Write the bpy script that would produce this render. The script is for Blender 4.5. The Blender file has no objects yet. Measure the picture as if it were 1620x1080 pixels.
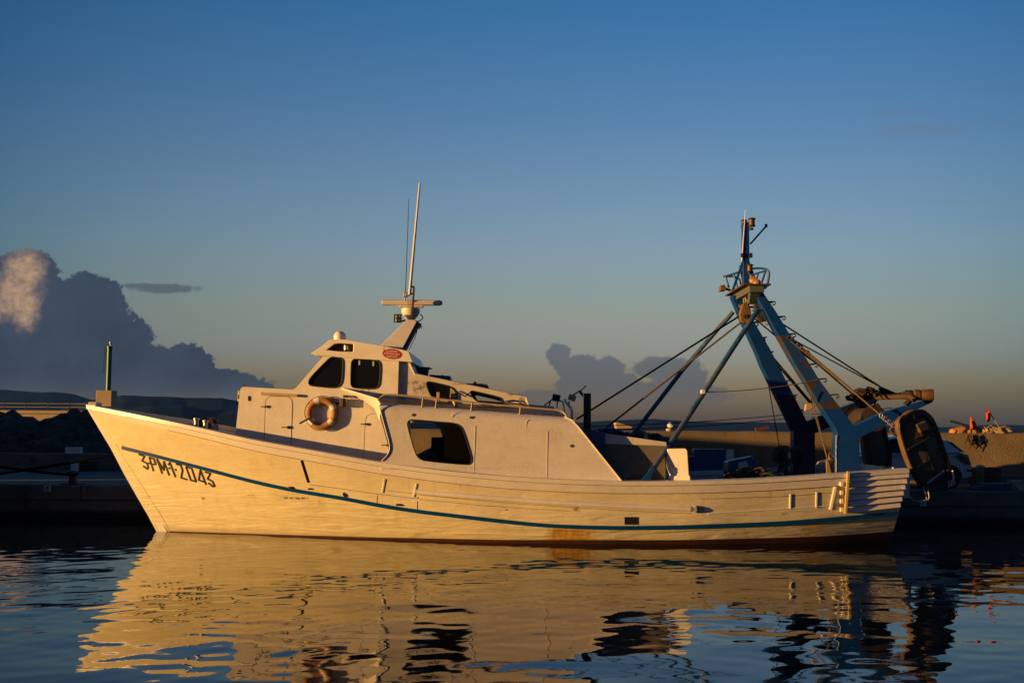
import bpy, bmesh, math, random
import numpy as np
from mathutils import Vector, Matrix, noise
from mathutils.geometry import tessellate_polygon

HAZE = 2e-5
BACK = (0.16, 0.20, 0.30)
EXPOSURE = 0.9
S = bpy.context.scene
COL = S.collection
R = math.radians
random.seed(7)

# ------------------------------------------------------------------ camera
FPX = 1728.0                                   # focal length in pixels of the 1620 x 1080 photograph
PITCH = math.atan(135 / FPX); ROLL = R(0.4)
CAM = Vector((0, -25.4, 2.45))
_f = Vector((0, math.cos(PITCH), math.sin(PITCH)))
_r0 = Vector((1, 0, 0)); _w0 = Vector((0, -math.sin(PITCH), math.cos(PITCH)))
_r = _r0 * math.cos(ROLL) + _w0 * math.sin(ROLL)
_w = -_r0 * math.sin(ROLL) + _w0 * math.cos(ROLL)
cd = bpy.data.cameras.new('camera')
cam = bpy.data.objects.new('camera', cd); COL.objects.link(cam)
cd.sensor_width = 36; cd.lens = 36 * FPX / 1620; cd.clip_start = 0.1; cd.clip_end = 40000
m = Matrix((_r, _w, -_f)).transposed().to_4x4(); m.translation = CAM
cam.matrix_world = m
S.camera = cam

def ray(px, py):
    return (_f * FPX + _r * (px - 810) + _w * (540 - py))
def P(px, py, y):                              # measured point of the photograph, at its real depth y
    d = ray(px, py); t = (y - CAM.y) / d.y
    return CAM + d * t
def G(px, py, z=0.85):                         # the same on a level surface
    d = ray(px, py); t = (z - CAM.z) / d.z
    return CAM + d * t
def pix(p):
    v = Vector(p) - CAM; d = v.dot(_f)
    return 810 + v.dot(_r) / d * FPX, 540 - v.dot(_w) / d * FPX

# ------------------------------------------------------------------ sun and sky
SUN_EL, SUN_AZ = R(3.4), R(74)                 # low sun behind the camera, over its left shoulder
to_sun = Vector((-math.sin(SUN_AZ) * math.cos(SUN_EL), -math.cos(SUN_AZ) * math.cos(SUN_EL), math.sin(SUN_EL)))
sl = bpy.data.lights.new('sun', 'SUN'); sun = bpy.data.objects.new('sun', sl); COL.objects.link(sun)
sl.energy = 5.0; sl.angle = R(0.55); sl.color = (1.0, 0.53, 0.15)
sun.rotation_euler = to_sun.to_track_quat('Z', 'Y').to_euler()

W = bpy.data.worlds.new('World'); S.world = W; W.use_nodes = True
nt = W.node_tree; N = nt.nodes; L = nt.links
for n in list(N): N.remove(n)
def nd(t, **k):
    n = N.new(t)
    for a, b in k.items(): setattr(n, a, b)
    return n
def _set(sock, v):
    if hasattr(v, 'links') or isinstance(v, bpy.types.NodeSocket): L.new(v, sock)
    else: sock.default_value = v
def mth(op, a, b=None, clamp=False):
    n = nd('ShaderNodeMath', operation=op); n.use_clamp = clamp
    _set(n.inputs[0], a)
    if b is not None: _set(n.inputs[1], b)
    return n.outputs[0]
def mixc(fac, a, b):
    n = nd('ShaderNodeMix', data_type='RGBA'); _set(n.inputs['Factor'], fac)
    _set(n.inputs[6], a); _set(n.inputs[7], b)
    return n.outputs[2]
def sstep(x, a, b):
    n = nd('ShaderNodeMapRange', interpolation_type='SMOOTHSTEP')
    _set(n.inputs[0], x); n.inputs[1].default_value = a; n.inputs[2].default_value = b
    return n.outputs[0]
sky = nd('ShaderNodeTexSky', sky_type='NISHITA')
sky.sun_disc = False; sky.sun_elevation = SUN_EL
sky.sun_rotation = math.atan2(to_sun.x, to_sun.y)
sky.altitude = 0; sky.air_density = 1.0; sky.dust_density = 1.2; sky.ozone_density = 2.2
tc = nd('ShaderNodeTexCoord'); sep = nd('ShaderNodeSeparateXYZ'); L.new(tc.outputs['Generated'], sep.inputs[0])
dx, dy, dz = sep.outputs
# grading of the clear sky by height: deeper blue overhead, dun towards the horizon
ramp = nd('ShaderNodeValToRGB'); L.new(mth('MULTIPLY', mth('ABSOLUTE', dz), 2.0), ramp.inputs[0])
SKY_RAMP = [(0.0, (1.006, 0.836, 1.122)), (0.046, (1.193, 1.023, 1.326)), (0.125, (1.386, 1.235, 1.798)), (0.205, (1.608, 1.339, 1.394)), (0.316, (1.585, 1.451, 1.609)), (0.429, (1.361, 1.399, 1.665)), (0.53, (1.082, 1.291, 1.67)), (0.633, (0.79, 1.21, 1.68)), (0.724, (0.544, 1.14, 1.658)), (1.0, (0.462, 0.969, 1.409))]
el = ramp.color_ramp.elements
while len(el) < len(SKY_RAMP): el.new(0.5)
for e, (p, c) in zip(el, SKY_RAMP): e.position = p; e.color = (*c, 1)
mul = nd('ShaderNodeMix', data_type='RGBA', blend_type='MULTIPLY'); mul.inputs['Factor'].default_value = 1
L.new(sky.outputs[0], mul.inputs[6]); L.new(ramp.outputs[0], mul.inputs[7])
SKY_STRENGTH = 0.10
# the sky behind the camera and overhead is dimmer, turned down to deepen and cool the shade
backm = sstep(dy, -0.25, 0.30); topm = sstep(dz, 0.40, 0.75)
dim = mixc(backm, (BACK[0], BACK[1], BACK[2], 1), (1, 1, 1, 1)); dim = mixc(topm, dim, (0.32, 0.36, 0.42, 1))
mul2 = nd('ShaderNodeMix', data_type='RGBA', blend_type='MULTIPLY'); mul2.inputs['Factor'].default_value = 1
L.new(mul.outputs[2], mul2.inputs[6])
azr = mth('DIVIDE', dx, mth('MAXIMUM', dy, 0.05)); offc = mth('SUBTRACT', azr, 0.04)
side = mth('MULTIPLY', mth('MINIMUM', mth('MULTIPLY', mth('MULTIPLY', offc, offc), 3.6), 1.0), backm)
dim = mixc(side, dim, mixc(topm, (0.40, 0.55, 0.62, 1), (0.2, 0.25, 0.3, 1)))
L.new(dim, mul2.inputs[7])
# clouds by bearing and height (tangents from straight out to sea)
ysafe = mth('MAXIMUM', dy, 0.05)
az = mth('DIVIDE', dx, ysafe); ev = mth('DIVIDE', dz, ysafe)
cmb = nd('ShaderNodeCombineXYZ'); L.new(az, cmb.inputs[0]); L.new(ev, cmb.inputs[1]); cv = cmb.outputs[0]
def cn(scale, detail, rough, sx=1, sy=1, off=0):
    mp = nd('ShaderNodeMapping'); L.new(cv, mp.inputs[0]); mp.inputs['Scale'].default_value = (sx, sy, 1); mp.inputs['Location'].default_value = (off, off * 1.7, off)
    n = nd('ShaderNodeTexNoise'); n.inputs['Scale'].default_value = scale; n.inputs['Detail'].default_value = detail; n.inputs['Roughness'].default_value = rough
    L.new(mp.outputs[0], n.inputs['Vector']); return n
def ellipse(px, py, rx, ry):
    d = ray(px, py); c = (d.x / d.y, d.z / d.y)
    a = mth('DIVIDE', mth('SUBTRACT', az, c[0]), rx / FPX); b = mth('DIVIDE', mth('SUBTRACT', ev, c[1]), ry / FPX)
    return mth('SUBTRACT', 1.0, mth('SQRT', mth('ADD', mth('MULTIPLY', a, a), mth('MULTIPLY', b, b))))
def union(lst):
    o = ellipse(*lst[0])
    for e in lst[1:]: o = mth('MAXIMUM', o, ellipse(*e))
    return o
nz = cn(38, 9, 0.62); nz2 = cn(120, 8, 0.66, off=3)
bump = mth('ADD', mth('MULTIPLY', mth('SUBTRACT', nz.outputs[0], 0.5), 1.0), mth('MULTIPLY', mth('SUBTRACT', nz2.outputs[0], 0.5), 0.85))
def cloudmask(blobs, amt, a, b):
    return sstep(mth('ADD', union(blobs), mth('MULTIPLY', bump, amt)), a, b)
frontm = sstep(dy, 0.1, 0.3)
big = cloudmask([(40, 455, 62, 62), (-20, 500, 90, 90), (140, 492, 66, 62), (60, 560, 190, 75), (170, 545, 70, 60), (215, 590, 110, 44), (296, 585, 44, 44), (330, 612, 100, 30), (30, 600, 230, 40)], 0.60, -0.045, 0.055)
wisp = cloudmask([(262, 456, 72, 9), (225, 452, 40, 6)], 1.0, 0.0, 0.5)
mid = cloudmask([(918, 584, 44, 28), (885, 562, 22, 20), (965, 585, 30, 24), (950, 615, 85, 34), (1040, 582, 46, 20), (1085, 600, 40, 34), (1060, 625, 120, 26), (860, 635, 60, 22)], 0.95, 0.0, 0.22)
hi = mth('MULTIPLY', sstep(mth('ADD', ellipse(1450, 200, 300, 42), mth('MULTIPLY', mth('SUBTRACT', cn(9, 8, 0.65, 1, 9, 5).outputs[0], 0.5), 3.2)), 0.35, 1.6), 0.35)
lit_shape = sstep(mth('ADD', union([(38, 428, 36, 40), (26, 462, 40, 46), (40, 482, 26, 44), (-30, 485, 60, 34)]), mth('MULTIPLY', bump, 0.8)), -0.25, 0.75)
relief = mth('MULTIPLY', mth('SUBTRACT', nz2.outputs[0], 0.40), 3.0, True)
litm = mth('MULTIPLY', lit_shape, mth('ADD', mth('MULTIPLY', relief, 0.5), 0.5))
CL = 10.0 / 2 ** EXPOSURE      # cloud radiance is written in picture units and scaled by the sky strength below
hz = sstep(ev, 0.02, 0.05)
dark = mixc(hz, (0.068, 0.064, 0.074, 1), (0.037, 0.050, 0.078, 1))
dark = mixc(sstep(ev, 0.05, 0.13), dark, (0.044, 0.064, 0.100, 1))
shade_var = sstep(cn(20, 7, 0.6, off=7).outputs[0], 0.35, 0.7)
dark = mixc(mth('MULTIPLY', shade_var, 0.40), dark, (0.070, 0.088, 0.125, 1))
lit = mixc(litm, dark, (0.56, 0.35, 0.21, 1))
def scaled(c):
    n = nd('ShaderNodeMix', data_type='RGBA', blend_type='MULTIPLY'); n.inputs['Factor'].default_value = 1
    _set(n.inputs[6], c); n.inputs[7].default_value = (CL, CL, CL, 1); return n.outputs[2]
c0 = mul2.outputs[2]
c0 = mixc(mth('MULTIPLY', hi, frontm), c0, scaled((0.15, 0.155, 0.2, 1)))
midc = mixc(sstep(ev, 0.01, 0.06), (0.098, 0.100, 0.118, 1), (0.068, 0.090, 0.128, 1))
c0 = mixc(mth('MULTIPLY', mth('MULTIPLY', mth('MULTIPLY', mid, 0.68), sstep(ev, 0.002, 0.04)), frontm), c0, scaled(midc))
c0 = mixc(mth('MULTIPLY', mth('MULTIPLY', wisp, 0.8), frontm), c0, scaled((0.078, 0.105, 0.135, 1)))
basefade = sstep(ev, 0.008, 0.034)
c0 = mixc(mth('MULTIPLY', mth('MULTIPLY', big, basefade), frontm), c0, scaled(lit))
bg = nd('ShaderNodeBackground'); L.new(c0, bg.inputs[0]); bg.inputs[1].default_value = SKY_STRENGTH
out = nd('ShaderNodeOutputWorld'); L.new(bg.outputs[0], out.inputs[0])

S.view_settings.view_transform = 'Standard'; S.view_settings.look = 'None'
S.view_settings.exposure = EXPOSURE; S.view_settings.gamma = 1.0
S.cycles.use_denoising = True
S.cycles.max_bounces = 7; S.cycles.diffuse_bounces = 3; S.cycles.glossy_bounces = 4; S.cycles.transmission_bounces = 4; S.cycles.volume_bounces = 0
S.cycles.sample_clamp_indirect = 3.0

# ------------------------------------------------------------------ mesh helpers
def root_loc(o):
    v = Vector((0, 0, 0))
    while o is not None: v += o.location; o = o.parent
    return v
class MB:
    def __init__(s): s.v = []; s.f = []
    def add(s, vs, fs):
        b = len(s.v); s.v += [Vector(p) for p in vs]; s.f += [tuple(i + b for i in f) for f in fs]; return s
    def box(s, c, size, rot=None):
        x, y, z = (a / 2 for a in size); c = Vector(c)
        q = [Vector((sx * x, sy * y, sz * z)) for sz in (-1, 1) for sy in (-1, 1) for sx in (-1, 1)]
        if rot is not None: q = [rot @ p for p in q]
        return s.add([c + p for p in q], [(0, 2, 3, 1), (4, 5, 7, 6), (0, 1, 5, 4), (2, 6, 7, 3), (0, 4, 6, 2), (1, 3, 7, 5)])
    def bar(s, a, b, w, d=None, up=(0, 0, 1)):                      # square bar from a to b
        a, b = Vector(a), Vector(b); t = (b - a); l = t.length; t.normalize()
        u = Vector(up); 
        if abs(u.dot(t)) > .95: u = Vector((0, 1, 0))
        x = t.cross(u).normalized(); y = x.cross(t)
        M = Matrix((x, y, t)).transposed()
        return s.box((a + b) / 2, (w, d or w, l), M)
    def tube(s, pts, r, n=8, closed=False, r1=None):
        pts = [Vector(p) for p in pts]; k = len(pts); vs = []; fs = []
        nrm = None
        for i in range(k):
            if closed: t = pts[(i + 1) % k] - pts[i - 1]
            else: t = pts[min(i + 1, k - 1)] - pts[max(i - 1, 0)]
            t.normalize()
            if nrm is None:
                a = Vector((0, 0, 1)) if abs(t.z) < .9 else Vector((1, 0, 0))
                nrm = (a - t * a.dot(t)).normalized()
            else: nrm = (nrm - t * nrm.dot(t)).normalized()
            bi = t.cross(nrm)
            rr = r if r1 is None else r + (r1 - r) * i / (k - 1)
            vs += [pts[i] + (nrm * math.cos(2 * math.pi * j / n) + bi * math.sin(2 * math.pi * j / n)) * rr for j in range(n)]
        for i in range(k if closed else k - 1):
            for j in range(n):
                a = i * n + j; b = i * n + (j + 1) % n; c = ((i + 1) % k) * n + (j + 1) % n; d = ((i + 1) % k) * n + j
                fs.append((a, b, c, d))
        if not closed: fs += [tuple(range(n))[::-1], tuple(range((k - 1) * n, k * n))]
        return s.add(vs, fs)
    def prism(s, poly, off):                                        # 3-D polygon pushed along off
        poly = [Vector(p) for p in poly]; n = len(poly); off = Vector(off)
        tri = tessellate_polygon([poly])
        vs = poly + [p + off for p in poly]
        fs = [tuple(t) for t in tri] + [tuple(i + n for i in reversed(t)) for t in tri]
        fs += [(i, (i + 1) % n, n + (i + 1) % n, n + i) for i in range(n)]
        return s.add(vs, fs)
    def plate(s, outer, holes, off):                                # flat plate with openings
        loops = [[Vector(p) for p in outer]] + [[Vector(p) for p in h] for h in holes]
        flat = [p for l in loops for p in l]; n = len(flat); off = Vector(off)
        tri = tessellate_polygon(loops)
        fs = [tuple(t) for t in tri] + [tuple(i + n for i in reversed(t)) for t in tri]
        b = 0
        for l in loops:
            k = len(l); fs += [(b + i, b + (i + 1) % k, n + b + (i + 1) % k, n + b + i) for i in range(k)]; b += k
        return s.add(flat + [p + off for p in flat], fs)
    def loft(s, rows, closed=False, cap=False):
        n = len(rows[0]); vs = [p for r in rows for p in r]; fs = []
        for i in range(len(rows) - 1):
            for j in range(n if closed else n - 1):
                k = (j + 1) % n
                fs.append((i * n + j, i * n + k, (i + 1) * n + k, (i + 1) * n + j))
        if cap: fs += [tuple(range(n))[::-1], tuple(range((len(rows) - 1) * n, len(rows) * n))]
        return s.add(vs, fs)
    def lathe(s, c, prof, n=20, axis=(0, 0, 1)):                    # prof: (radius, height) pairs
        a = Vector(axis).normalized(); u = a.orthogonal().normalized(); w = a.cross(u); c = Vector(c)
        rows = [[c + a * h + (u * math.cos(2 * math.pi * j / n) + w * math.sin(2 * math.pi * j / n)) * max(r, 1e-4) for j in range(n)] for r, h in prof]
        return s.loft(rows, closed=True, cap=True)
    def ball(s, c, r, n=12, sc=(1, 1, 1), jit=0, seed=0, lv=2):
        bm = bmesh.new(); bmesh.ops.create_icosphere(bm, subdivisions=lv, radius=1)
        vs = []
        for v in bm.verts:
            k = 1 + (jit * noise.fractal(v.co * 1.3 + Vector((seed * 7.1, seed * 3.3, seed)), 0.7, 2.1, 4) if jit else 0)
            vs.append(Vector(c) + Vector((v.co.x * sc[0], v.co.y * sc[1], v.co.z * sc[2])) * r * k)
        fs = [tuple(x.index for x in f.verts) for f in bm.faces]; bm.free()
        return s.add(vs, fs)
    def build(s, name, mat, parent=None, smooth=False, bevel=0, angle=35, **tags):
        base = root_loc(parent) if parent is not None else tags.pop('loc', Vector((0, 0, 0)))
        me = bpy.data.meshes.new(name)
        me.from_pydata([tuple(v - Vector(base)) for v in s.v], [], s.f); me.validate()
        bm = bmesh.new(); bm.from_mesh(me); bmesh.ops.recalc_face_normals(bm, faces=bm.faces); bm.to_mesh(me); bm.free()
        me.materials.append(mat)
        o = bpy.data.objects.new(name, me); COL.objects.link(o)
        if parent is not None: o.parent = parent
        else: o.location = base
        if smooth:
            for p in me.polygons: p.use_smooth = True
            try: me.set_sharp_from_angle(angle=R(angle))
            except Exception: pass
        if bevel:
            b = o.modifiers.new('bevel', 'BEVEL'); b.width = bevel; b.segments = 2; b.limit_method = 'ANGLE'; b.angle_limit = R(40)
        tag(o, **tags)
        return o
def tag(o, label=None, cat=None, group=None, kind=None):
    if label: o['label'] = label
    if cat: o['category'] = cat
    if group: o['group'] = group
    if kind: o['kind'] = kind
    return o
def thing(name, loc, label, cat, group=None):
    o = bpy.data.objects.new(name, None); COL.objects.link(o); o.location = loc; o.empty_display_size = .3
    return tag(o, label, cat, group)
def copy_tree(o, parent=None):
    kids = list(o.children); c = o.copy(); COL.objects.link(c)
    if parent is not None: c.parent = parent
    for k in kids: copy_tree(k, c)
    return c
def chaikin(pts, n=2, closed=True):
    pts = [Vector(p) for p in pts]
    for _ in range(n):
        q = []
        rng = range(len(pts)) if closed else range(len(pts) - 1)
        for i in rng:
            a, b = pts[i], pts[(i + 1) % len(pts)]
            q += [a * .75 + b * .25, a * .25 + b * .75]
        if not closed: q = [pts[0]] + q + [pts[-1]]
        pts = q
    return pts
def PP(lst, y): return [P(a, b, y) for a, b in lst]

# ------------------------------------------------------------------ materials
def material(name, col, rough=0.6, metal=0.0, spec=0.5, var=0.0, var_scale=6.0, stretch=(1, 1, 1), col2=None, c2_scale=3.0, c2_lo=0.55, c2_hi=0.65,
             bump=0.0, bump_scale=30.0, coat=0.0, fine=0.0):
    M = bpy.data.materials.new(name); M.use_nodes = True
    t = M.node_tree; b = t.nodes['Principled BSDF']
    b.inputs['Roughness'].default_value = rough; b.inputs['Metallic'].default_value = metal; b.inputs['Specular IOR Level'].default_value = spec
    if coat: b.inputs['Coat Weight'].default_value = coat
    n = t.nodes; l = t.links
    g = n.new('ShaderNodeTexCoord'); mp = n.new('ShaderNodeMapping'); mp.inputs['Scale'].default_value = stretch
    l.new(g.outputs['Object'], mp.inputs[0])
    def noi(sc, det=6, ro=0.6):
        q = n.new('ShaderNodeTexNoise'); q.inputs['Scale'].default_value = sc; q.inputs['Detail'].default_value = det; q.inputs['Roughness'].default_value = ro
        l.new(mp.outputs[0], q.inputs['Vector']); return q.outputs[0]
    cur = None
    if var:
        r = n.new('ShaderNodeValToRGB'); l.new(noi(var_scale), r.inputs[0])
        r.color_ramp.elements[0].position = .25; r.color_ramp.elements[1].position = .75
        r.color_ramp.elements[0].color = (*[c * (1 - var) for c in col], 1); r.color_ramp.elements[1].color = (*[min(1, c * (1 + var * .6)) for c in col], 1)
        cur = r.outputs[0]
    if fine:
        f = n.new('ShaderNodeMapRange'); l.new(noi(140, 3, .7), f.inputs[0]); f.inputs[1].default_value = .3; f.inputs[2].default_value = .7; f.inputs[3].default_value = 1 - fine; f.inputs[4].default_value = 1 + fine * .3
        mx = n.new('ShaderNodeMix'); mx.data_type = 'RGBA'; mx.blend_type = 'MULTIPLY'; mx.inputs['Factor'].default_value = 1
        if cur: l.new(cur, mx.inputs[6])
        else: mx.inputs[6].default_value = (*col, 1)
        l.new(f.outputs[0], mx.inputs[7]); cur = mx.outputs[2]
    if col2:
        r = n.new('ShaderNodeMapRange'); l.new(noi(c2_scale, 9, .68), r.inputs[0]); r.inputs[1].default_value = c2_lo; r.inputs[2].default_value = c2_hi
        mx = n.new('ShaderNodeMix'); mx.data_type = 'RGBA'; l.new(r.outputs[0], mx.inputs['Factor'])
        if cur: l.new(cur, mx.inputs[6])
        else: mx.inputs[6].default_value = (*col, 1)
        mx.inputs[7].default_value = (*col2, 1); cur = mx.outputs[2]
    if cur: l.new(cur, b.inputs['Base Color'])
    else: b.inputs['Base Color'].default_value = (*col, 1)
    if bump:
        bp = n.new('ShaderNodeBump'); bp.inputs['Strength'].default_value = bump; bp.inputs['Distance'].default_value = 0.02
        l.new(noi(bump_scale), bp.inputs['Height']); l.new(bp.outputs[0], b.inputs['Normal'])
    return M

M = {}
M['grey_paint'] = material('deck_paint', (.42, .44, .46), .6, var=.15)
M['stripe'] = material('blue_stripe_paint', (.002, .052, .17), .16, spec=.22, var=.15, var_scale=5, col2=(.5, .42, .35), c2_scale=9, c2_lo=.74, c2_hi=.76)
M['letter'] = material('black_letter_paint', (.012, .010, .010), .5)
M['antifoul'] = material('red_antifouling', (.055, .013, .009), .7, var=.3, var_scale=5)
M['glass'] = material('dark_glass', (.006, .006, .007), .06, spec=.35)
M['gasket'] = material('black_rubber', (.015, .014, .013), .6)
M['black'] = material('black_steel', (.02, .02, .022), .55, var=.3)
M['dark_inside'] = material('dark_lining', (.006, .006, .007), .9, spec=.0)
M['grate'] = None
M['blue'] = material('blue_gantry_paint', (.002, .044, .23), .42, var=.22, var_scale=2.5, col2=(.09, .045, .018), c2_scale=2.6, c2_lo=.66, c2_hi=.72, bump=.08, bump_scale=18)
M['blue_rust'] = material('rusted_blue_paint', (.004, .05, .19), .55, var=.3, col2=(.050, .034, .015), c2_scale=3.6, c2_lo=.475, c2_hi=.53, bump=.2, bump_scale=25)
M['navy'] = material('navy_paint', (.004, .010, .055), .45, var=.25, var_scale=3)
M['bluetub'] = material('blue_plastic', (.012, .075, .22), .4, var=.1)
M['steelblue'] = material('weathered_blue_steel', (.055, .085, .15), .5, var=.25, var_scale=4, col2=(.006, .06, .15), c2_scale=1.6, c2_lo=.5, c2_hi=.6)
M['rust'] = material('rusty_steel', (.085, .042, .02), .8, var=.4, var_scale=12, bump=.3, bump_scale=40)
M['darkrust'] = material('dark_rusty_steel', (.035, .02, .014), .75, var=.4, var_scale=9, bump=.3, bump_scale=30)
M['rope'] = material('tan_rope', (.12, .078, .045), .85, var=.25, var_scale=30)
M['darkrope'] = material('black_wire', (.004, .004, .004), 1.0, spec=.0)
M['brass'] = material('brass_block', (.22, .12, .035), .5, metal=.2, var=.3, var_scale=8)
M['ring'] = material('faded_orange_foam', (.36, .165, .05), .7, var=.3, var_scale=10, bump=.15)
M['band'] = material('reflective_band', (.66, .60, .50), .5, var=.15)
M['galv'] = material('galvanised_steel', (.40, .40, .40), .45, metal=.6, var=.15)
M['amber'] = material('brown_recess_paint', (.12, .045, .014), .5)
M['lampglass'] = material('lamp_glass', (.55, .45, .32), .12, spec=.6)
M['red'] = material('red_sticker', (.36, .02, .018), .45)
M['stickertext'] = material('sticker_lettering', (.62, .42, .36), .5)
M['concrete'] = material('quay_concrete', (.16, .145, .125), .9, var=.35, var_scale=1.6, col2=(.06, .052, .045), c2_scale=1.3, c2_lo=.52, c2_hi=.68, bump=.35, bump_scale=9, fine=.15)
M['wall'] = material('rough_rendered_wall', (.235, .175, .105), .95, var=.30, var_scale=1.1, col2=(.10, .07, .045), c2_scale=2.4, c2_lo=.60, c2_hi=.74, bump=.9, bump_scale=22, fine=.25)
M['paleconcrete'] = material('pale_breakwater_concrete', (.44, .36, .23), .9, var=.2, var_scale=.3)
M['rock'] = material('dark_boulder_rock', (.075, .066, .058), .95, var=.45, var_scale=1.5, bump=.6, bump_scale=5)
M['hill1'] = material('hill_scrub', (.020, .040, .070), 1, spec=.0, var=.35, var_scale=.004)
M['green'] = material('green_tower_paint', (.025, .12, .045), .45, var=.15)
M['carpaint'] = material('white_car_paint', (.62, .64, .66), .25, coat=.6)
M['tyre'] = material('tyre_rubber', (.015, .015, .016), .8)
M['rim'] = material('alloy_rim', (.32, .32, .34), .35, metal=.7)
M['taillight'] = material('red_taillight', (.14, .008, .012), .2, spec=.6)
M['orange'] = material('orange_float_foam', (.42, .19, .03), .7, var=.25, var_scale=8)
M['flag'] = material('red_flag_cloth', (.50, .035, .02), .8, var=.2, var_scale=10)
M['net'] = material('tan_net_twine', (.40, .29, .15), .9, var=.5, var_scale=14, bump=.8, bump_scale=40)
M['greennet'] = material('green_net_twine', (.015, .11, .05), .9, var=.5, var_scale=14, bump=.8, bump_scale=40)
M['brownnet'] = material('brown_net_twine', (.06, .04, .022), .9, var=.6, var_scale=14, bump=.8, bump_scale=40)
M['wood'] = material('weathered_wood', (.30, .19, .09), .8, var=.3, var_scale=5, stretch=(1, 1, 8))
M['crate'] = material('dark_red_crate', (.09, .03, .022), .8, var=.3)
M['faded'] = material('faded_green_paint', (.085, .12, .115), .6, var=.25, var_scale=5, col2=(.10, .05, .022), c2_scale=5, c2_lo=.52, c2_hi=.62, bump=.2)
M['shoe'] = material('worn_shoe_steel', (.13, .075, .035), .6, var=.4, var_scale=6)
M['yellow'] = material('yellow_paint', (.42, .32, .11), .5, var=.25, var_scale=5)
M['boardface'] = material('worn_board_steel', (.11, .075, .048), .6, metal=.1, var=.45, var_scale=2.4, col2=(.05, .035, .03), c2_scale=3, c2_lo=.5, c2_hi=.7, bump=.2, bump_scale=12)
M['boardrim'] = material('black_board_rim', (.018, .015, .014), .5, var=.3)
M['peel'] = material('peeling_casing_paint', (.17, .14, .10), .75, var=.2, col2=(.55, .54, .52), c2_scale=2.3, c2_lo=.60, c2_hi=.66, bump=.1)
M['tan'] = material('tan_plastic', (.45, .33, .18), .6)
M['paper'] = material('white_board', (.6, .6, .6), .7)
M['tarp'] = material('blue_tarp', (.10, .12, .2), .7, var=.3)
# ------------------------------------------------------------------ special materials
def water_material():
    W_ = bpy.data.materials.new('harbour_water'); W_.use_nodes = True
    b = W_.node_tree.nodes['Principled BSDF']
    b.inputs['Base Color'].default_value = (.003, .008, .012, 1); b.inputs['Roughness'].default_value = .015; b.inputs['IOR'].default_value = 1.34
    t = W_.node_tree; g = t.nodes.new('ShaderNodeNewGeometry'); mp = t.nodes.new('ShaderNodeMapping'); mp.inputs['Scale'].default_value = (2.4, 5.5, 1); n = t.nodes.new('ShaderNodeTexNoise'); n.inputs['Scale'].default_value = 1.0; n.inputs['Detail'].default_value = 3
    bp = t.nodes.new('ShaderNodeBump'); bp.inputs['Strength'].default_value = 1.0; bp.inputs['Distance'].default_value = .0008
    t.links.new(g.outputs['Position'], mp.inputs[0]); t.links.new(mp.outputs[0], n.inputs['Vector']); t.links.new(n.outputs[0], bp.inputs['Height']); t.links.new(bp.outputs[0], b.inputs['Normal'])
    return W_
M['water'] = water_material()

def _sc(px, py, w, h, k, y=-2.0):
    q = P(px, py, y); return (q.x, q.z, w, h, k)
SCUFFS = [_sc(461, 789.5, .38, .035, .9, -1.8), _sc(314, 789, .06, .05, .9, -1.0), _sc(912, 803, .09, .09, .8, -2.3), _sc(505, 791, .10, .30, .25, -1.9), _sc(728, 768, .03, .10, .5, -2.3), _sc(1003, 800, .30, .02, .5, -2.3), _sc(1240, 812, .10, .04, .6, -2.1), _sc(395, 785, .18, .012, .8, -1.5), _sc(905, 775, .16, .12, .35, -2.35), _sc(640, 812, .3, .05, .2, -2.1)]
SCUFFS_W = [_sc(664, 613, .17, .16, .85, -1.46), _sc(650, 606, .10, .05, .7, -1.46), _sc(607.5, 551, .018, .17, .75, -1.6), _sc(812, 624, .16, .035, .85, -1.46), _sc(740, 607, .4, .03, .6, -1.46), _sc(826, 633, .08, .10, .6, -1.46), _sc(575, 617, .25, .02, .8, -1.5), _sc(560, 640, .03, .12, .3, -1.4), _sc(640, 690, .06, .14, .2, -2.2), _sc(760, 740, .5, .05, .25, -2.2), _sc(880, 690, .18, .2, .15, -2.2), _sc(430, 650, .10, .16, .15, -1.3), _sc(745, 661, .05, .02, .8, -2.2)]
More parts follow.
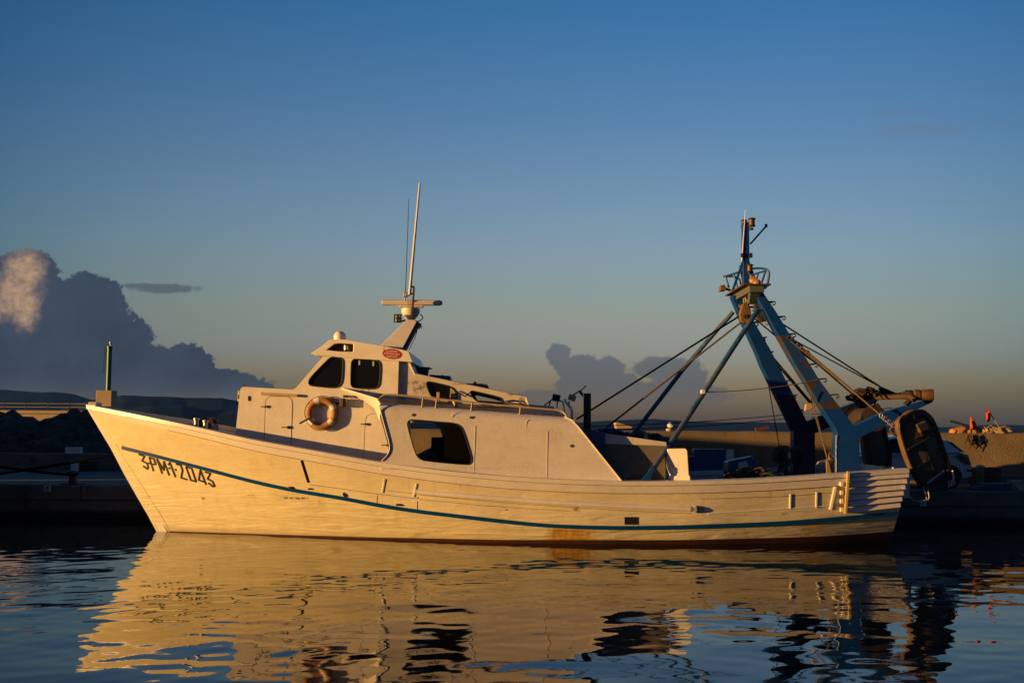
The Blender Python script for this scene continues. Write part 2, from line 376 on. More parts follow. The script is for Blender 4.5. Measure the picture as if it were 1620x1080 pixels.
def hull_material(name='hull_paint', ca=(.67, .60, .40), cb=(.75, .68, .47), dirt=(.62, .46, .20), hull=True, wear=1.0):
    Q = bpy.data.materials.new(name); Q.use_nodes = True
    t = Q.node_tree; n = t.nodes; l = t.links; b = n['Principled BSDF']; b.inputs['Roughness'].default_value = .38
    g = n.new('ShaderNodeNewGeometry'); sx = n.new('ShaderNodeSeparateXYZ'); l.new(g.outputs['Position'], sx.inputs[0])
    def noi(scale, stretch, det=7, ro=.62):
        mp = n.new('ShaderNodeMapping'); mp.inputs['Scale'].default_value = stretch; l.new(g.outputs['Position'], mp.inputs[0])
        q = n.new('ShaderNodeTexNoise'); q.inputs['Scale'].default_value = scale; q.inputs['Detail'].default_value = det; q.inputs['Roughness'].default_value = ro
        l.new(mp.outputs[0], q.inputs['Vector']); return q.outputs[0]
    def mr(x, a, c, lo=0, hi=1):
        q = n.new('ShaderNodeMapRange'); l.new(x, q.inputs[0]); q.inputs[1].default_value = a; q.inputs[2].default_value = c; q.inputs[3].default_value = lo; q.inputs[4].default_value = hi; return q.outputs[0]
    def mt(op, a, c):
        q = n.new('ShaderNodeMath'); q.operation = op
        for i, v in enumerate((a, c)):
            if isinstance(v, (int, float)): q.inputs[i].default_value = v
            else: l.new(v, q.inputs[i])
        return q.outputs[0]
    def mix(f, a, c, mode='MIX'):
        q = n.new('ShaderNodeMix'); q.data_type = 'RGBA'; q.blend_type = mode
        for i, v in ((0, f), (6, a), (7, c)):
            if isinstance(v, (int, float, tuple)): q.inputs[i].default_value = v
            else: l.new(v, q.inputs[i])
        return q.outputs[2]
    base = mix(mr(noi(1.3, (1, 1, 2.5)), .3, .7), (*ca, 1), (*cb, 1))
    base = mix(mr(noi(3.2, (1.1, 1, .5)), .52, .75, 0, .5), base, (*dirt, 1))            # faint yellow dirt in blotches
    streak = mt('MULTIPLY', mr(noi(2.6, (2.4, 2.4, .16), 5), .60, .72), mr(noi(.7, (1, 1, 1), 3), .45, .65))
    base = mix(mt('MULTIPLY', streak, .30 * wear), base, (.42, .25, .09, 1))
    if not hull:
        chips = mt('MULTIPLY', mr(noi(13, (1, 1, 1), 8, .75), .63, .67), mr(noi(1.1, (1, 1, 1), 3), .50, .62))
        base = mix(mt('MULTIPLY', chips, .8), base, (.20, .10, .04, 1))
        base = mix(mt('MULTIPLY', mr(noi(2.0, (5, 5, .35), 4), .62, .78), .28 * wear), base, (.45, .30, .15, 1))
    x, z = sx.outputs[0], sx.outputs[2]                                                          # the rust spill under the scupper
    edge = mt('MULTIPLY', mt('SUBTRACT', noi(5, (1, 1, .25), 4), .5), .55)
    xx = mt('ADD', x, edge)
    sp = mt('MULTIPLY', mt('MULTIPLY', mr(xx, .66, .98), mr(xx, 1.90, 1.55)), mr(z, .37, .32))
    sp = mt('MULTIPLY', sp, mr(noi(5, (3, 1, .2), 4), .3, .62, .6, 1 if hull else .6))
    if hull: base = mix(mt('MULTIPLY', sp, 1.0), base, (.50, .235, .004, 1))
    sp2 = mt('MULTIPLY', mt('MULTIPLY', mr(xx, 6.0, 6.3), mr(xx, 6.9, 6.5)), mt('MULTIPLY', mr(z, .62, .45), .5))
    if hull: base = mix(sp2, base, (.52, .28, .04, 1))
    if hull: base = mix(mt('MULTIPLY', mr(z, .16, .04), .45), base, (.30, .20, .10, 1))                    # scum line above the water
    fine_ = mr(noi(30, (1, 1, 1), 5, .7), .3, .7, .90, 1.05); g_ = n.new('ShaderNodeCombineColor'); [l.new(fine_, g_.inputs[k]) for k in range(3)]
    base = mix(1.0, base, g_.outputs[0], 'MULTIPLY')
    if True:
        for (cx_, cz_, wx_, wz_, k_) in (SCUFFS if hull else SCUFFS_W):
            ax = mt('MULTIPLY', mr(x, cx_ - wx_, cx_ - wx_ * .6), mr(x, cx_ + wx_, cx_ + wx_ * .6)); zz = mt('ADD', z, mt('MULTIPLY', mt('SUBTRACT', noi(4, (1, 1, 1), 5), .5), wz_ * 1.6))
            az_ = mt('MULTIPLY', mr(zz, cz_ - wz_, cz_ - wz_ * .4), mr(zz, cz_ + wz_, cz_ + wz_ * .4))
            base = mix(mt('MULTIPLY', mt('MULTIPLY', ax, az_), mr(noi(14, (1, 1, 1), 5, .7), .42, .58, 0, k_)), base, (.10, .055, .02, 1))
    specks = mr(noi(9, (1, 1, 1), 4, .7), .70, .74)
    base = mix(mt('MULTIPLY', specks, .6), base, (.32, .17, .06, 1))
    l.new(base, b.inputs['Base Color'])
    bp = n.new('ShaderNodeBump'); bp.inputs['Strength'].default_value = .50 if hull else .30; bp.inputs['Distance'].default_value = .03
    h = mt('ADD', noi(1.6, (.55, 1, 3.2), 3), mt('MULTIPLY', noi(9, (.8, 1, 3) if hull else (1, 1, 1), 5), .25))
    l.new(h, bp.inputs['Height'])
    if hull:                                        # wavy bump below the strake stands in for light off the water
        wv = n.new('ShaderNodeTexNoise'); wv.inputs['Scale'].default_value = 1.0; wv.inputs['Detail'].default_value = 2; wv.inputs['Distortion'].default_value = 1.2
        mp = n.new('ShaderNodeMapping'); mp.inputs['Scale'].default_value = (.75, 1, 7); mp.inputs['Rotation'].default_value = (0, R(7), 0); l.new(g.outputs['Position'], mp.inputs[0]); l.new(mp.outputs[0], wv.inputs['Vector'])
        b2 = n.new('ShaderNodeBump'); b2.inputs['Distance'].default_value = .032; l.new(mr(z, 1.5, .5, .05, 1.0), b2.inputs['Strength']); l.new(wv.outputs[0], b2.inputs['Height']); l.new(bp.outputs[0], b2.inputs['Normal']); l.new(b2.outputs[0], b.inputs['Normal'])
    else: l.new(bp.outputs[0], b.inputs['Normal'])
    return Q
M['hull'] = hull_material()
M['white'] = hull_material('white_paint', (.69, .65, .60), (.77, .74, .69), (.64, .55, .42), False, .8)
M['white_worn'] = hull_material('worn_white_paint', (.66, .61, .53), (.75, .70, .61), (.52, .40, .24), False, 1.6)

def grate_material():
    Q = bpy.data.materials.new('tread_plate'); Q.use_nodes = True
    t = Q.node_tree; n = t.nodes; l = t.links; b = n['Principled BSDF']; b.inputs['Roughness'].default_value = .6
    g = n.new('ShaderNodeTexCoord'); w = n.new('ShaderNodeTexWave'); w.wave_type = 'BANDS'; w.bands_direction = 'DIAGONAL'
    w.inputs['Scale'].default_value = 3.2; w.inputs['Distortion'].default_value = 1.0; w.inputs['Detail'].default_value = 2
    l.new(g.outputs['Object'], w.inputs['Vector'])
    r = n.new('ShaderNodeValToRGB'); l.new(w.outputs['Fac'], r.inputs[0])
    r.color_ramp.elements[0].color = (.05, .04, .032, 1); r.color_ramp.elements[1].color = (.36, .31, .25, 1)
    l.new(r.outputs[0], b.inputs['Base Color'])
    bp = n.new('ShaderNodeBump'); bp.inputs['Strength'].default_value = .8; bp.inputs['Distance'].default_value = .02
    l.new(w.outputs['Fac'], bp.inputs['Height']); l.new(bp.outputs[0], b.inputs['Normal'])
    return Q
M['grate'] = grate_material()

def quay_material():                       # weathered cast concrete with pour joints, darker and weedy below the tide mark
    Q = M['concrete'].copy(); Q.name = 'quay_wall_concrete'
    t = Q.node_tree; n = t.nodes; l = t.links; b = n['Principled BSDF']
    src = b.inputs['Base Color'].links[0].from_socket
    g = n.new('ShaderNodeNewGeometry'); s = n.new('ShaderNodeSeparateXYZ'); l.new(g.outputs['Position'], s.inputs[0])
    q = n.new('ShaderNodeMapRange'); l.new(s.outputs[2], q.inputs[0]); q.inputs[1].default_value = .14; q.inputs[2].default_value = .26
    mx = n.new('ShaderNodeMix'); mx.data_type = 'RGBA'; l.new(q.outputs[0], mx.inputs['Factor']); mx.inputs[6].default_value = (.02, .018, .012, 1); l.new(src, mx.inputs[7])
    l.new(mx.outputs[2], b.inputs['Base Color'])
    return Q
M['quay'] = quay_material()

# ------------------------------------------------------------------ water: one sheet out to the horizon, real ripples
def axis(fine_a, fine_b, step, far_a, far_b, grow=1.16):
    mid = list(np.arange(fine_a, fine_b + step / 2, step)); lo = []; hi = []
    s, x = step, fine_a
    while x > far_a: s *= grow; x -= s; lo.append(max(x, far_a))
    s, x = step, fine_b
    while x < far_b: s *= grow; x += s; hi.append(min(x, far_b))
    return np.array(lo[::-1] + mid + hi)
xs = axis(-13, 13, .07, -9000, 9000); ys = axis(-17, 3.2, .045, -2500, 9000)
Xg, Yg = np.meshgrid(xs, ys)
rng = np.random.default_rng(11)
Z = np.zeros_like(Xg)
fade = np.clip(1 - (np.abs(Xg) - 13) / 6, 0, 1) * np.clip(1 - (Yg - 3) / 3, 0, 1) * np.clip((Yg + 24) / 5, 0, 1)
near = np.clip((-1.0 - Yg) / 8, 0.65, 1)                       # calmer in the lee of the hull
patch = 0
for k in range(9):
    th = rng.uniform(0, 6.28); lam = rng.uniform(2.5, 7); patch = patch + np.sin((Xg * math.cos(th) + Yg * math.sin(th)) * 6.283 / lam + rng.uniform(0, 6.28)) / 9
patch = .65 + 1.1 * np.clip(patch + .25, 0, 1)
for k in range(64):
    lam = .32 * (10 ** (rng.uniform(0, 1) ** 1.25)); th = rng.normal(math.pi / 2 + .25, .75)
    slope = .0034 * (lam / .8) ** (-.05) * rng.uniform(.5, 1.3)
    a = slope * lam / 6.283
    wv = a * np.sin((Xg * math.cos(th) + Yg * math.sin(th)) * 6.283 / lam + rng.uniform(0, 6.28))
    Z += wv * (near * patch if lam < 1.3 else near)
Z *= fade
nx, ny = len(xs), len(ys)
co = np.stack([Xg, Yg, Z], -1).reshape(-1, 3)
idx = np.arange(nx * ny).reshape(ny, nx)
quads = np.stack([idx[:-1, :-1], idx[:-1, 1:], idx[1:, 1:], idx[1:, :-1]], -1).reshape(-1, 4)
me = bpy.data.meshes.new('water')
me.vertices.add(len(co)); me.vertices.foreach_set('co', co.ravel())
me.loops.add(quads.size); me.loops.foreach_set('vertex_index', quads.ravel())
me.polygons.add(len(quads)); me.polygons.foreach_set('loop_start', np.arange(0, quads.size, 4)); me.polygons.foreach_set('loop_total', np.full(len(quads), 4))
me.update(); me.polygons.foreach_set('use_smooth', np.ones(len(quads), bool))
me.materials.append(M['water'])
wo = bpy.data.objects.new('water', me); COL.objects.link(wo)
tag(wo, 'dark calm harbour water rippling in front of the white fishing boat', kind='structure')

# ------------------------------------------------------------------ quay, sea wall, breakwater, hills
QY, QZ = 3.3, 0.86
q = MB()
joint = [-60, -46, -33, -21.5, -11.2, -2, 8.2, 19, 31, 44, 60]
q.prism([(-60, QY, -2.2), (-60, 46, -2.2), (-60, 46, QZ), (-60, QY + .06, QZ), (-60, QY, QZ - .06)], (120, 0, 0))
quay = q.build('quay', M['quay'], kind='structure', label='concrete quay behind the moored boat, dark and weedy at the waterline')
for x in joint[1:-1]:
    pass
# capping course, proud of the face, with open joints
cap = MB()
for a, b in zip(joint[:-1], joint[1:]):
    cap.box(((a + b) / 2, QY - .015, QZ - .19), (b - a - .03, .09, .38))
cap.build('quay_edge', M['concrete'], kind='structure', bevel=.02, label='lighter concrete capping course along the front of the quay')

WY, WX0 = 7.6, -9.2
wl = thing('sea_wall', (4, WY, QZ), 'tall rough rendered wall along the quay behind the boat, upper part catching the sun', 'wall')
b = MB(); n = 90; top = []
for i in range(n + 1):
    x = WX0 + (44 - WX0) * i / n
    top.append((x, 2.36 + .035 * noise.fractal(Vector((x * .6, 3, 0)), 1, 2, 4)))
rows = [[Vector((x, WY + 1.1, -.5)), Vector((x, WY + 1.1, z)), Vector((x, WY + .07, z)), Vector((x, WY, z - .06 + .02 * noise.noise(Vector((x * 4, 0, 0))))), Vector((x, WY + .02, 1.5)), Vector((x, WY, .6)), Vector((x, WY, -.5))] for x, z in top]
b.loft(rows, cap=True).build('wall_body', M['wall'], wl)
cp = MB(); cp.box(((WX0 + 44) / 2 - 4.4, WY - .04, QZ + .12), (44 - WX0 - 8.8, .5, .28)); cp.build('footing', M['concrete'], wl, bevel=.03)

# far breakwater with its railing, and the rubble mound in front of it
BY = 125.0
zb = P(60, 650, BY).z
fb = thing('breakwater', (-70, BY, 0), 'long pale concrete breakwater at the harbour mouth behind the dark rocks', 'breakwater')
MB().prism([(-140, BY, -2), (-140, BY + 8, -2), (-140, BY + 8, zb), (-140, BY, zb)], (87, 0, 0)).build('breakwater_body', M['paleconcrete'], fb)
MB().box((-96.5, BY - .12, zb - .12), (87.5, .5, .4)).build('coping', M['paleconcrete'], fb)
fe = thing('railing', (-70, BY + .6, zb), 'low railing along the top of the far breakwater by the green light tower', 'railing')
rl = MB()
for h in (.55, 1.05): rl.tube([(-140, BY + .6, zb + h), (-58, BY + .6, zb + h)], .045, 6)
rl.build('rail', M['yellow'], fe)
for i in range(28):
    x = -139 + i * 3.0
    MB().tube([(x, BY + .6, zb), (x, BY + .6, zb + 1.1)], .06, 6).build('post', M['black'], fe)

bx = P(162, 640, BY)
bt = thing('light_tower', (bx.x, BY + 2, zb), 'slim green harbour light tower on a pale block at the end of the breakwater', 'beacon')
w_ = (P(171, 640, BY) - P(146, 640, BY)).x
z0, z1, z2 = zb - .8, P(160, 617, BY).z, P(160, 546, BY).z
MB().box((bx.x - .2, BY + 2, (z0 + z1) / 2), (w_, w_, z1 - z0)).build('base_block', M['paleconcrete'], bt, bevel=.06)
MB().lathe((bx.x, BY + 2, z1), [(.34, 0), (.34, z2 - z1 - .3), (.40, z2 - z1 - .3), (.40, z2 - z1)], 18).build('tower', M['green'], bt, smooth=True)
lm = MB(); lm.lathe((bx.x + .1, BY + 2, z2), [(.1, 0), (.1, .35), (.19, .4), (.19, .62), (.05, .7)], 12); lm.build('lamp', M['paper'], bt, smooth=True)
ld = MB()
for sx in (-.14, .14): ld.tube([(bx.x - .75 + sx * .3, BY + 1.9 + sx, z1 + 2.4), (bx.x - .62 + sx * .3, BY + 1.9 + sx, z2 - 1), (bx.x - .5 + sx * .3, BY + 1.9 + sx, z2 + .1)], .05, 6)
for i in range(8): ld.bar((bx.x - .76 + i * .02, BY + 1.7, z1 + 2.5 + i * .5), (bx.x - .76 + i * .02, BY + 2.1, z1 + 2.5 + i * .5), .05)
for h in (-.2, .35): ld.bar((bx.x - 1.35, BY + 2, z2 + h - .1), (bx.x - .2, BY + 2, z2 + h - .1), .06)
ld.build('ladder', M['green'], bt)
rg = MB()
for i in range(5):
    x = bx.x - w_ / 2 - .2 + i * w_ / 4; rg.bar((x, BY + .7, zb - .1), (x, BY + .7, zb + .75), .06)
rg.bar((bx.x - w_ / 2 - .2, BY + .7, zb + .7), (bx.x + w_ / 2 - .2, BY + .7, zb + .7), .06); rg.build('guard_rail', M['black'], bt)

# rubble mound: every boulder is its own object
protos = []
for k in range(5):
    mb = MB(); mb.ball((0, 0, 0), 1, sc=(1.2, 1, .75), jit=.42, seed=k + 1, lv=3)
    o = mb.build('boulder', M['rock'], smooth=True, angle=25, label='dark boulder in the shaded rubble mound left of the bow', cat='boulder', group='boulders of the rubble mound'); protos.append(o)
used = 0
def boulder(x, y, z, s):
    global used
    if used < 5: o = protos[used]
    else:
        o = random.choice(protos).copy(); COL.objects.link(o)
    used += 1
    o.location = (x, y, z); o.scale = (s * random.uniform(.85, 1.25), s * random.uniform(.8, 1.2), s * random.uniform(.75, 1.15)); o.rotation_euler = (random.uniform(-.4, .4), random.uniform(-.4, .4), random.uniform(0, 6.28))
for rowi, (y, hgt, s) in enumerate(((14.2, .75, .62), (15.4, 1.2, .75), (16.8, 1.55, .85), (18.2, 1.75, .80))):
    for i in range(14):
        px = -25 + i * 21 + random.uniform(-6, 6) + rowi * 5
        p = P(px, 690, y); tap = .83 if px < 170 else .62
        boulder(p.x, y + random.uniform(-.5, .5), QZ + hgt * tap * (1 + random.uniform(-.12, .12)) - .2, s * random.uniform(.75, 1.1))
MB().prism([(-60, 13.0, .6), (-60, 20, .6), (-60, 20, 1.75), (-60, 16.5, 1.75), (-60, 14.3, 1.55), (-60, 13.0, 1.40)], (48, 0, 0)).build('mound_core', M['rock'], kind='structure', label='low dark sloping core under the boulders')
MB().box((-32.0, 12.6, QZ + .27), (44, .7, .60)).build('low_wall', M['concrete'], bevel=.03, label='low dark kerb wall across the shaded quay left of the bow', cat='wall')

# hills across the bay
def hill(name, label, dist, pts, depth, seed, px0, px1, mat):
    b = MB(); n = 170; rows = []
    for i in range(n + 1):
        px = px0 + (px1 - px0) * i / n
        py = np.interp(px, [p[0] for p in pts], [p[1] for p in pts])
        p = P(px, py, dist); z = max(p.z, 4)
        row = []
        for j in range(12):
            s = j / 11; y = dist - depth * (1 - s) ; prof = math.sin(s * math.pi / 2) ** 1.2
            zz = z * prof + z * .13 * prof * (1 - .6 * (s > .95)) * noise.fractal(Vector((p.x * .0016, y * .0016, seed)), .8, 2.1, 6)
            row.append(Vector((p.x * (y + 25) / (dist + 25), y, zz - 2)))
        row.append(Vector((p.x * 1.02, dist + depth * .8, -5)))
        rows.append(row)
    return b.loft(rows).build(name, mat, smooth=True, angle=180, kind='structure', label=label)
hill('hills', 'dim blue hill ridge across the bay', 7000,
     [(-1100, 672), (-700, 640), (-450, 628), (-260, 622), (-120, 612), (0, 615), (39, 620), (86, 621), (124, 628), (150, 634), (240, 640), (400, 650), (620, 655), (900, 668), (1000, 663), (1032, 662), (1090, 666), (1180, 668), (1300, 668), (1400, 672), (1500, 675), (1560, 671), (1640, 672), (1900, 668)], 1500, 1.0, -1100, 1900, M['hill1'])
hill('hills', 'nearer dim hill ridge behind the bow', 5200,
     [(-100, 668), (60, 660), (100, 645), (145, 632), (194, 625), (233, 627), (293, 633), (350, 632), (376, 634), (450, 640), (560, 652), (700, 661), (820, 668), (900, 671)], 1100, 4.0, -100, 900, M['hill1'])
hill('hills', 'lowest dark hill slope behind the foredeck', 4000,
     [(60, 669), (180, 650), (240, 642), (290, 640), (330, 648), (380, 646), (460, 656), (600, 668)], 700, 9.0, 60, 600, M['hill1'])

# unseen shed added left of the frame to keep low sun off the rocks
HX = -52
hw = thing('shade_warehouse', (HX, 3, 1.1), 'unseen grey shed added beyond the left edge to keep sun off the rocks', 'building')
MB().prism([(HX - 12, -14, -2), (HX + 12, -14, -2), (HX + 12, -14, 1.1), (HX - 12, -14, 1.1)], (0, 17.2, 0)).build('side_quay', M['quay'], kind='structure', label='side quay added under the unseen shed')
wb = MB(); wx0, wx1, wy0, wy1, wh = HX - 7, HX + 7, -3.1, 26, 8.6
wb.prism([(wx0, wy0, .5), (wx1, wy0, .5), (wx1, wy0, wh), (HX, wy0, wh + 2.6), (wx0, wy0, wh)], (0, wy1 - wy0, 0)).build('wall', M['paleconcrete'], hw)
rf = MB()
for s in (-1, 1): rf.prism([(HX, wy0 - .5, wh + 2.75), (HX + s * 7.7, wy0 - .5, wh - .1), (HX + s * 7.7, wy0 - .5, wh + .1), (HX, wy0 - .5, wh + 2.95)], (0, wy1 - wy0 + 1, 0))
rf.build('roof', M['crate'], hw)
for i in range(4):
    y = wy0 + 4 + i * 7.6
    MB().box((wx1 + .03, y, 3.2), (.1, 3.6, 4.2)).build('door', M['navy'], hw)
# unseen work boat added ahead, its house shaped to shade quay and sea wall; the black lines at the bow run to it
wk = thing('added_work_boat', (-20, .8, 0), 'unseen dark blue work boat added ahead, its house shaped to shade the quay', 'boat')
hp2 = [(-13.4, 1.55), (-15, 1.75), (-20, 1.8), (-24, 1.5), (-26.5, .8), (-27.6, .03)]
rows = []
for x, b_ in hp2:
    sh = 1.75 + max(0, -19 - x) * .10
    rows.append([Vector((x, .9 - b_, sh)), Vector((x, .9 - b_ * .9, .0)), Vector((x, .9 - b_ * .6, -.6)), Vector((x, .9 + b_ * .6, -.6)), Vector((x, .9 + b_ * .9, 0)), Vector((x, .9 + b_, sh))])
MB().loft(rows, cap=True).build('hull', M['navy'], wk, smooth=True, angle=40)
dkw = MB(); dkw.loft([[r[0] + Vector((0, .05, -.2)), r[-1] + Vector((0, -.05, -.2))] for r in rows]); dkw.build('deck', M['grey_paint'], wk)
MB().box((-20.0, 1.1, 2.05), (8.0, 2.3, 1.1)).build('house', M['white'], wk, bevel=.06)
MB().box((-16.9, 1.1, 2.75), (2.7, 1.6, 1.4)).build('wheelhouse', M['white'], wk, bevel=.05)
for y in (.29, 1.91): MB().box((-16.9, y, 3.0), (2.1, .03, .5)).build('window', M['glass'], wk)
# ------------------------------------------------------------------ the fishing boat
boat = thing('fishing_boat', (0, 0, 0), 'white wooden trawler with a blue stripe and blue stern gantry moored at the quay', 'boat')
def smooth_curve(xs_, ys_, width=.05):
    xs_, ys_ = np.array(xs_, float), np.array(ys_, float); n = 600; X = np.linspace(xs_[0], xs_[-1], n); Y = np.interp(X, xs_, ys_)
    k = int(n * width); w = np.hanning(2 * k + 3)[1:-1]; w /= w.sum()
    lo = 2 * Y[0] - Y[1:k + 1][::-1]; hi = 2 * Y[-1] - Y[-k - 1:-1][::-1]
    Y = np.convolve(np.concatenate([lo, Y, hi]), w, 'valid')
    return lambda x: float(np.interp(x, X, Y))
def cur(lst):
    a = np.array(lst, float); return smooth_curve(a[:, 0], a[:, 1], .045)
R0 = cur([(120, 637), (138, 640), (200, 652), (300, 672.5), (400, 695.5), (500, 713), (597, 730.5), (700, 744), (800, 753.5), (900, 759), (982, 761.2), (1090, 760.7), (1180, 758), (1240, 755), (1340, 748), (1390, 744.5), (1437, 741.5)])
def R2(x): return R0(x) + float(np.interp(x, [138, 420, 800], [12, 17, 19]))
ST = cur([(150, 698), (185, 705.5), (245, 720.6), (335, 744), (400, 761.6), (462, 775.2), (548, 788.6), (597, 799), (659, 808.6), (800, 825), (868, 831.6), (963, 834.6), (1072, 833.6), (1240, 827), (1343, 818.3), (1422, 811.2), (1440, 809)])
BT = cur([(240, 838.5), (400, 843.8), (600, 849.6), (800, 853.6), (963, 853.6), (1072, 854), (1240, 850), (1319, 847), (1415, 840)])
uk = [0, .03, .07, .12, .2, .3, .45, .6, .75, .9, 1]
b0f = smooth_curve(uk, [.05, .52, 1.02, 1.42, 1.80, 2.08, 2.30, 2.38, 2.32, 2.08, 1.86], .05)
bTf = smooth_curve([0, .05, .1, .2, .3, .45, .6, .75, .9, 1], [.05, .24, .48, 1.0, 1.45, 1.98, 2.18, 2.12, 1.80, 1.48], .06)
kf = smooth_curve([0, .1, .3, .6, 1], [.44, .48, .62, .76, .72], .12)
NU = 110
US = [(i / NU) ** 1.15 for i in range(NU + 1)]
def key(u):
    b0, bT = b0f(u), bTf(u); bS = bT + (b0 - bT) * kf(u)
    rows = []
    for xs_, xe_, fn, b in ((138, 1437, R0, b0), (144.5, 1434, R2, b0 * .99), (173, 1422, ST, bS), (249, 1413, BT, bT)):
        px = xs_ + (xe_ - xs_) * u; rows.append((px, fn(px), b))
    return rows
def hull_rows(u):
    k = key(u); pts = [k[0], k[1]]
    for i in range(1, 6):
        s = i / 6; e = s
        pts.append((k[1][0] + (k[2][0] - k[1][0]) * s, k[1][1] + (k[2][1] - k[1][1]) * s, k[1][2] + (k[2][2] - k[1][2]) * e))
    pts.append(k[2])
    for i in range(1, 6):
        s = i / 6
        pts.append((k[2][0] + (k[3][0] - k[2][0]) * s, k[2][1] + (k[3][1] - k[2][1]) * s, k[2][2] + (k[3][2] - k[2][2]) * (s ** 1.1)))
    pts.append(k[3])
    return pts
SIDE = [hull_rows(u) for u in US]
SURF = [[P(px, py, -b) for px, py, b in row] for row in SIDE]
def bottom(p, u):
    q = []
    for dz, k in ((.22, .92), (.5, .72), (.85, .35), (1.05, .03)):
        q.append(Vector((p.x + (.3 * dz if u < .5 else -.5 * dz) * abs(u - .5) * 2, p.y * k, p.z - dz)))
    return q
flip = lambda p: Vector((p.x, -p.y, p.z))
PXG = np.array([[(px, py) for px, py, b in row] for row in SIDE]); YG = np.array([[-b for px, py, b in row] for row in SIDE])
def on_hull(px, py, lift=.006):                       # the point of the near side seen at a place of the photograph
    d = np.hypot(PXG[..., 0] - px, PXG[..., 1] - py); i0, j0 = np.unravel_index(np.argmin(d), d.shape)
    for i in range(max(i0 - 6, 0), min(i0 + 6, d.shape[0] - 1)):
        for j in range(max(j0 - 3, 0), min(j0 + 3, d.shape[1] - 1)):
            for tri in (((i, j), (i + 1, j), (i + 1, j + 1)), ((i, j), (i + 1, j + 1), (i, j + 1))):
                (x1, y1), (x2, y2), (x3, y3) = (PXG[t] for t in tri); den = (y2 - y3) * (x1 - x3) + (x3 - x2) * (y1 - y3)
                if abs(den) < 1e-9: continue
                l1 = ((y2 - y3) * (px - x3) + (x3 - x2) * (py - y3)) / den; l2 = ((y3 - y1) * (px - x3) + (x1 - x3) * (py - y3)) / den; l3 = 1 - l1 - l2
                if min(l1, l2, l3) > -.001: return P(px, py, l1 * YG[tri[0]] + l2 * YG[tri[1]] + l3 * YG[tri[2]] - lift)
    return P(px, py, YG[i0, j0] - lift)
hb = MB()
nr = len(SURF[0])
for sd in (0, 1):
    fs = []
    for i in range(NU):
        for j in range(nr - 1):
            a_, b_, c_, d_ = i * nr + j, (i + 1) * nr + j, (i + 1) * nr + j + 1, i * nr + j + 1; fs += [(a_, b_, c_), (a_, c_, d_)]
    hb.add([(flip(p) if sd else p) for r in SURF for p in r], fs)
tr = SURF[-1]; hb.add(tr + [flip(p) for p in tr], [(i, i + 1, len(tr) + i + 1, len(tr) + i) for i in range(len(tr) - 1)])
hull = hb.build('hull', M['hull'], boat, smooth=True, angle=50)
ab = MB(); BOT = [[SURF[i][-1]] + bottom(SURF[i][-1], US[i]) for i in range(NU + 1)]
ab.loft(BOT); ab.loft([[flip(p) for p in r] for r in BOT]); e = BOT[-1]; ab.add(e + [flip(p) for p in e], [(i, i + 1, len(e) + i + 1, len(e) + i) for i in range(len(e) - 1)])
ab.build('bottom', M['antifoul'], boat, smooth=True, label='dark red painted bottom at the waterline')
rud = MB(); rud.box((8.05, 0, -.5), (.5, .09, 1.0)); rud.build('rudder', M['antifoul'], boat, bevel=.03)
rb = MB(); p = P(1353, 856, -1.2); rb.box(p, (.2, .12, .1)); rb.build('cleat', M['wood'], boat, bevel=.02)

# bulwark inside, deck, rail cap and wale
inb = MB(); INN = []
for r in SURF:
    p = r[0]; y = min(p.y + .13, -.01); rk = .45 * max(0, 1 - len(INN) / 14); ylow = float(np.interp(-(p.z - .62), [-q.z for q in r], [q.y for q in r])); INN.append([Vector((p.x + .08, y, p.z)), Vector((p.x + .08 + rk, min(max(y + .02, ylow + .10), -.005), p.z - .62))])
inb.loft(INN); inb.loft([[flip(p) for p in r] for r in INN])
inb.build('bulwark_lining', M['white_worn'], boat, smooth=True)
dk = MB(); dk.loft([[r[1], Vector((r[1].x, 0, r[1].z + .05)), flip(r[1])] for r in INN]); dk.build('deck', M['grey_paint'], boat, smooth=True)
def strip(fn_top, fn_bot, u0, u1, proud, n=80, k_b=1.0):   # a batten bent along the near side
    b = MB(); rows = []
    for i in range(n + 1):
        px = u0 + (u1 - u0) * i / n
        a, c = on_hull(px, fn_top(px), 0), on_hull(px, fn_bot(px), 0)
        o = Vector((0, -proud, 0)); rows.append([a + Vector((0, .02, 0)), a + o, c + o, c + Vector((0, .02, 0))])
    return b, rows
def both(b, rows, cap=True):
    b.loft(rows, closed=True, cap=cap); b.loft([[flip(p) for p in r] for r in rows], closed=True, cap=cap); return b
cap_ = MB(); rows = []
for r in SURF:
    p = r[0]; h = .085
    yo, yi = p.y - .055, min(p.y + .22, -.004)
    rows.append([Vector((p.x, yo, p.z)), Vector((p.x, yi, p.z + .015)), Vector((p.x, yi, p.z - h)), Vector((p.x, yo, p.z - h))])
both(cap_, rows).build('rail_cap', M['white'], boat, smooth=True, angle=30)
wa = MB(); rows = []
for r in SURF:
    a, c = r[0], r[1]; rows.append([a + Vector((0, .02, -.08)), a + Vector((0, -.032, -.08)), c + Vector((0, -.028, 0)), c + Vector((0, .02, 0))])
both(wa, rows).build('wale', M['white'], boat, smooth=True, angle=30)
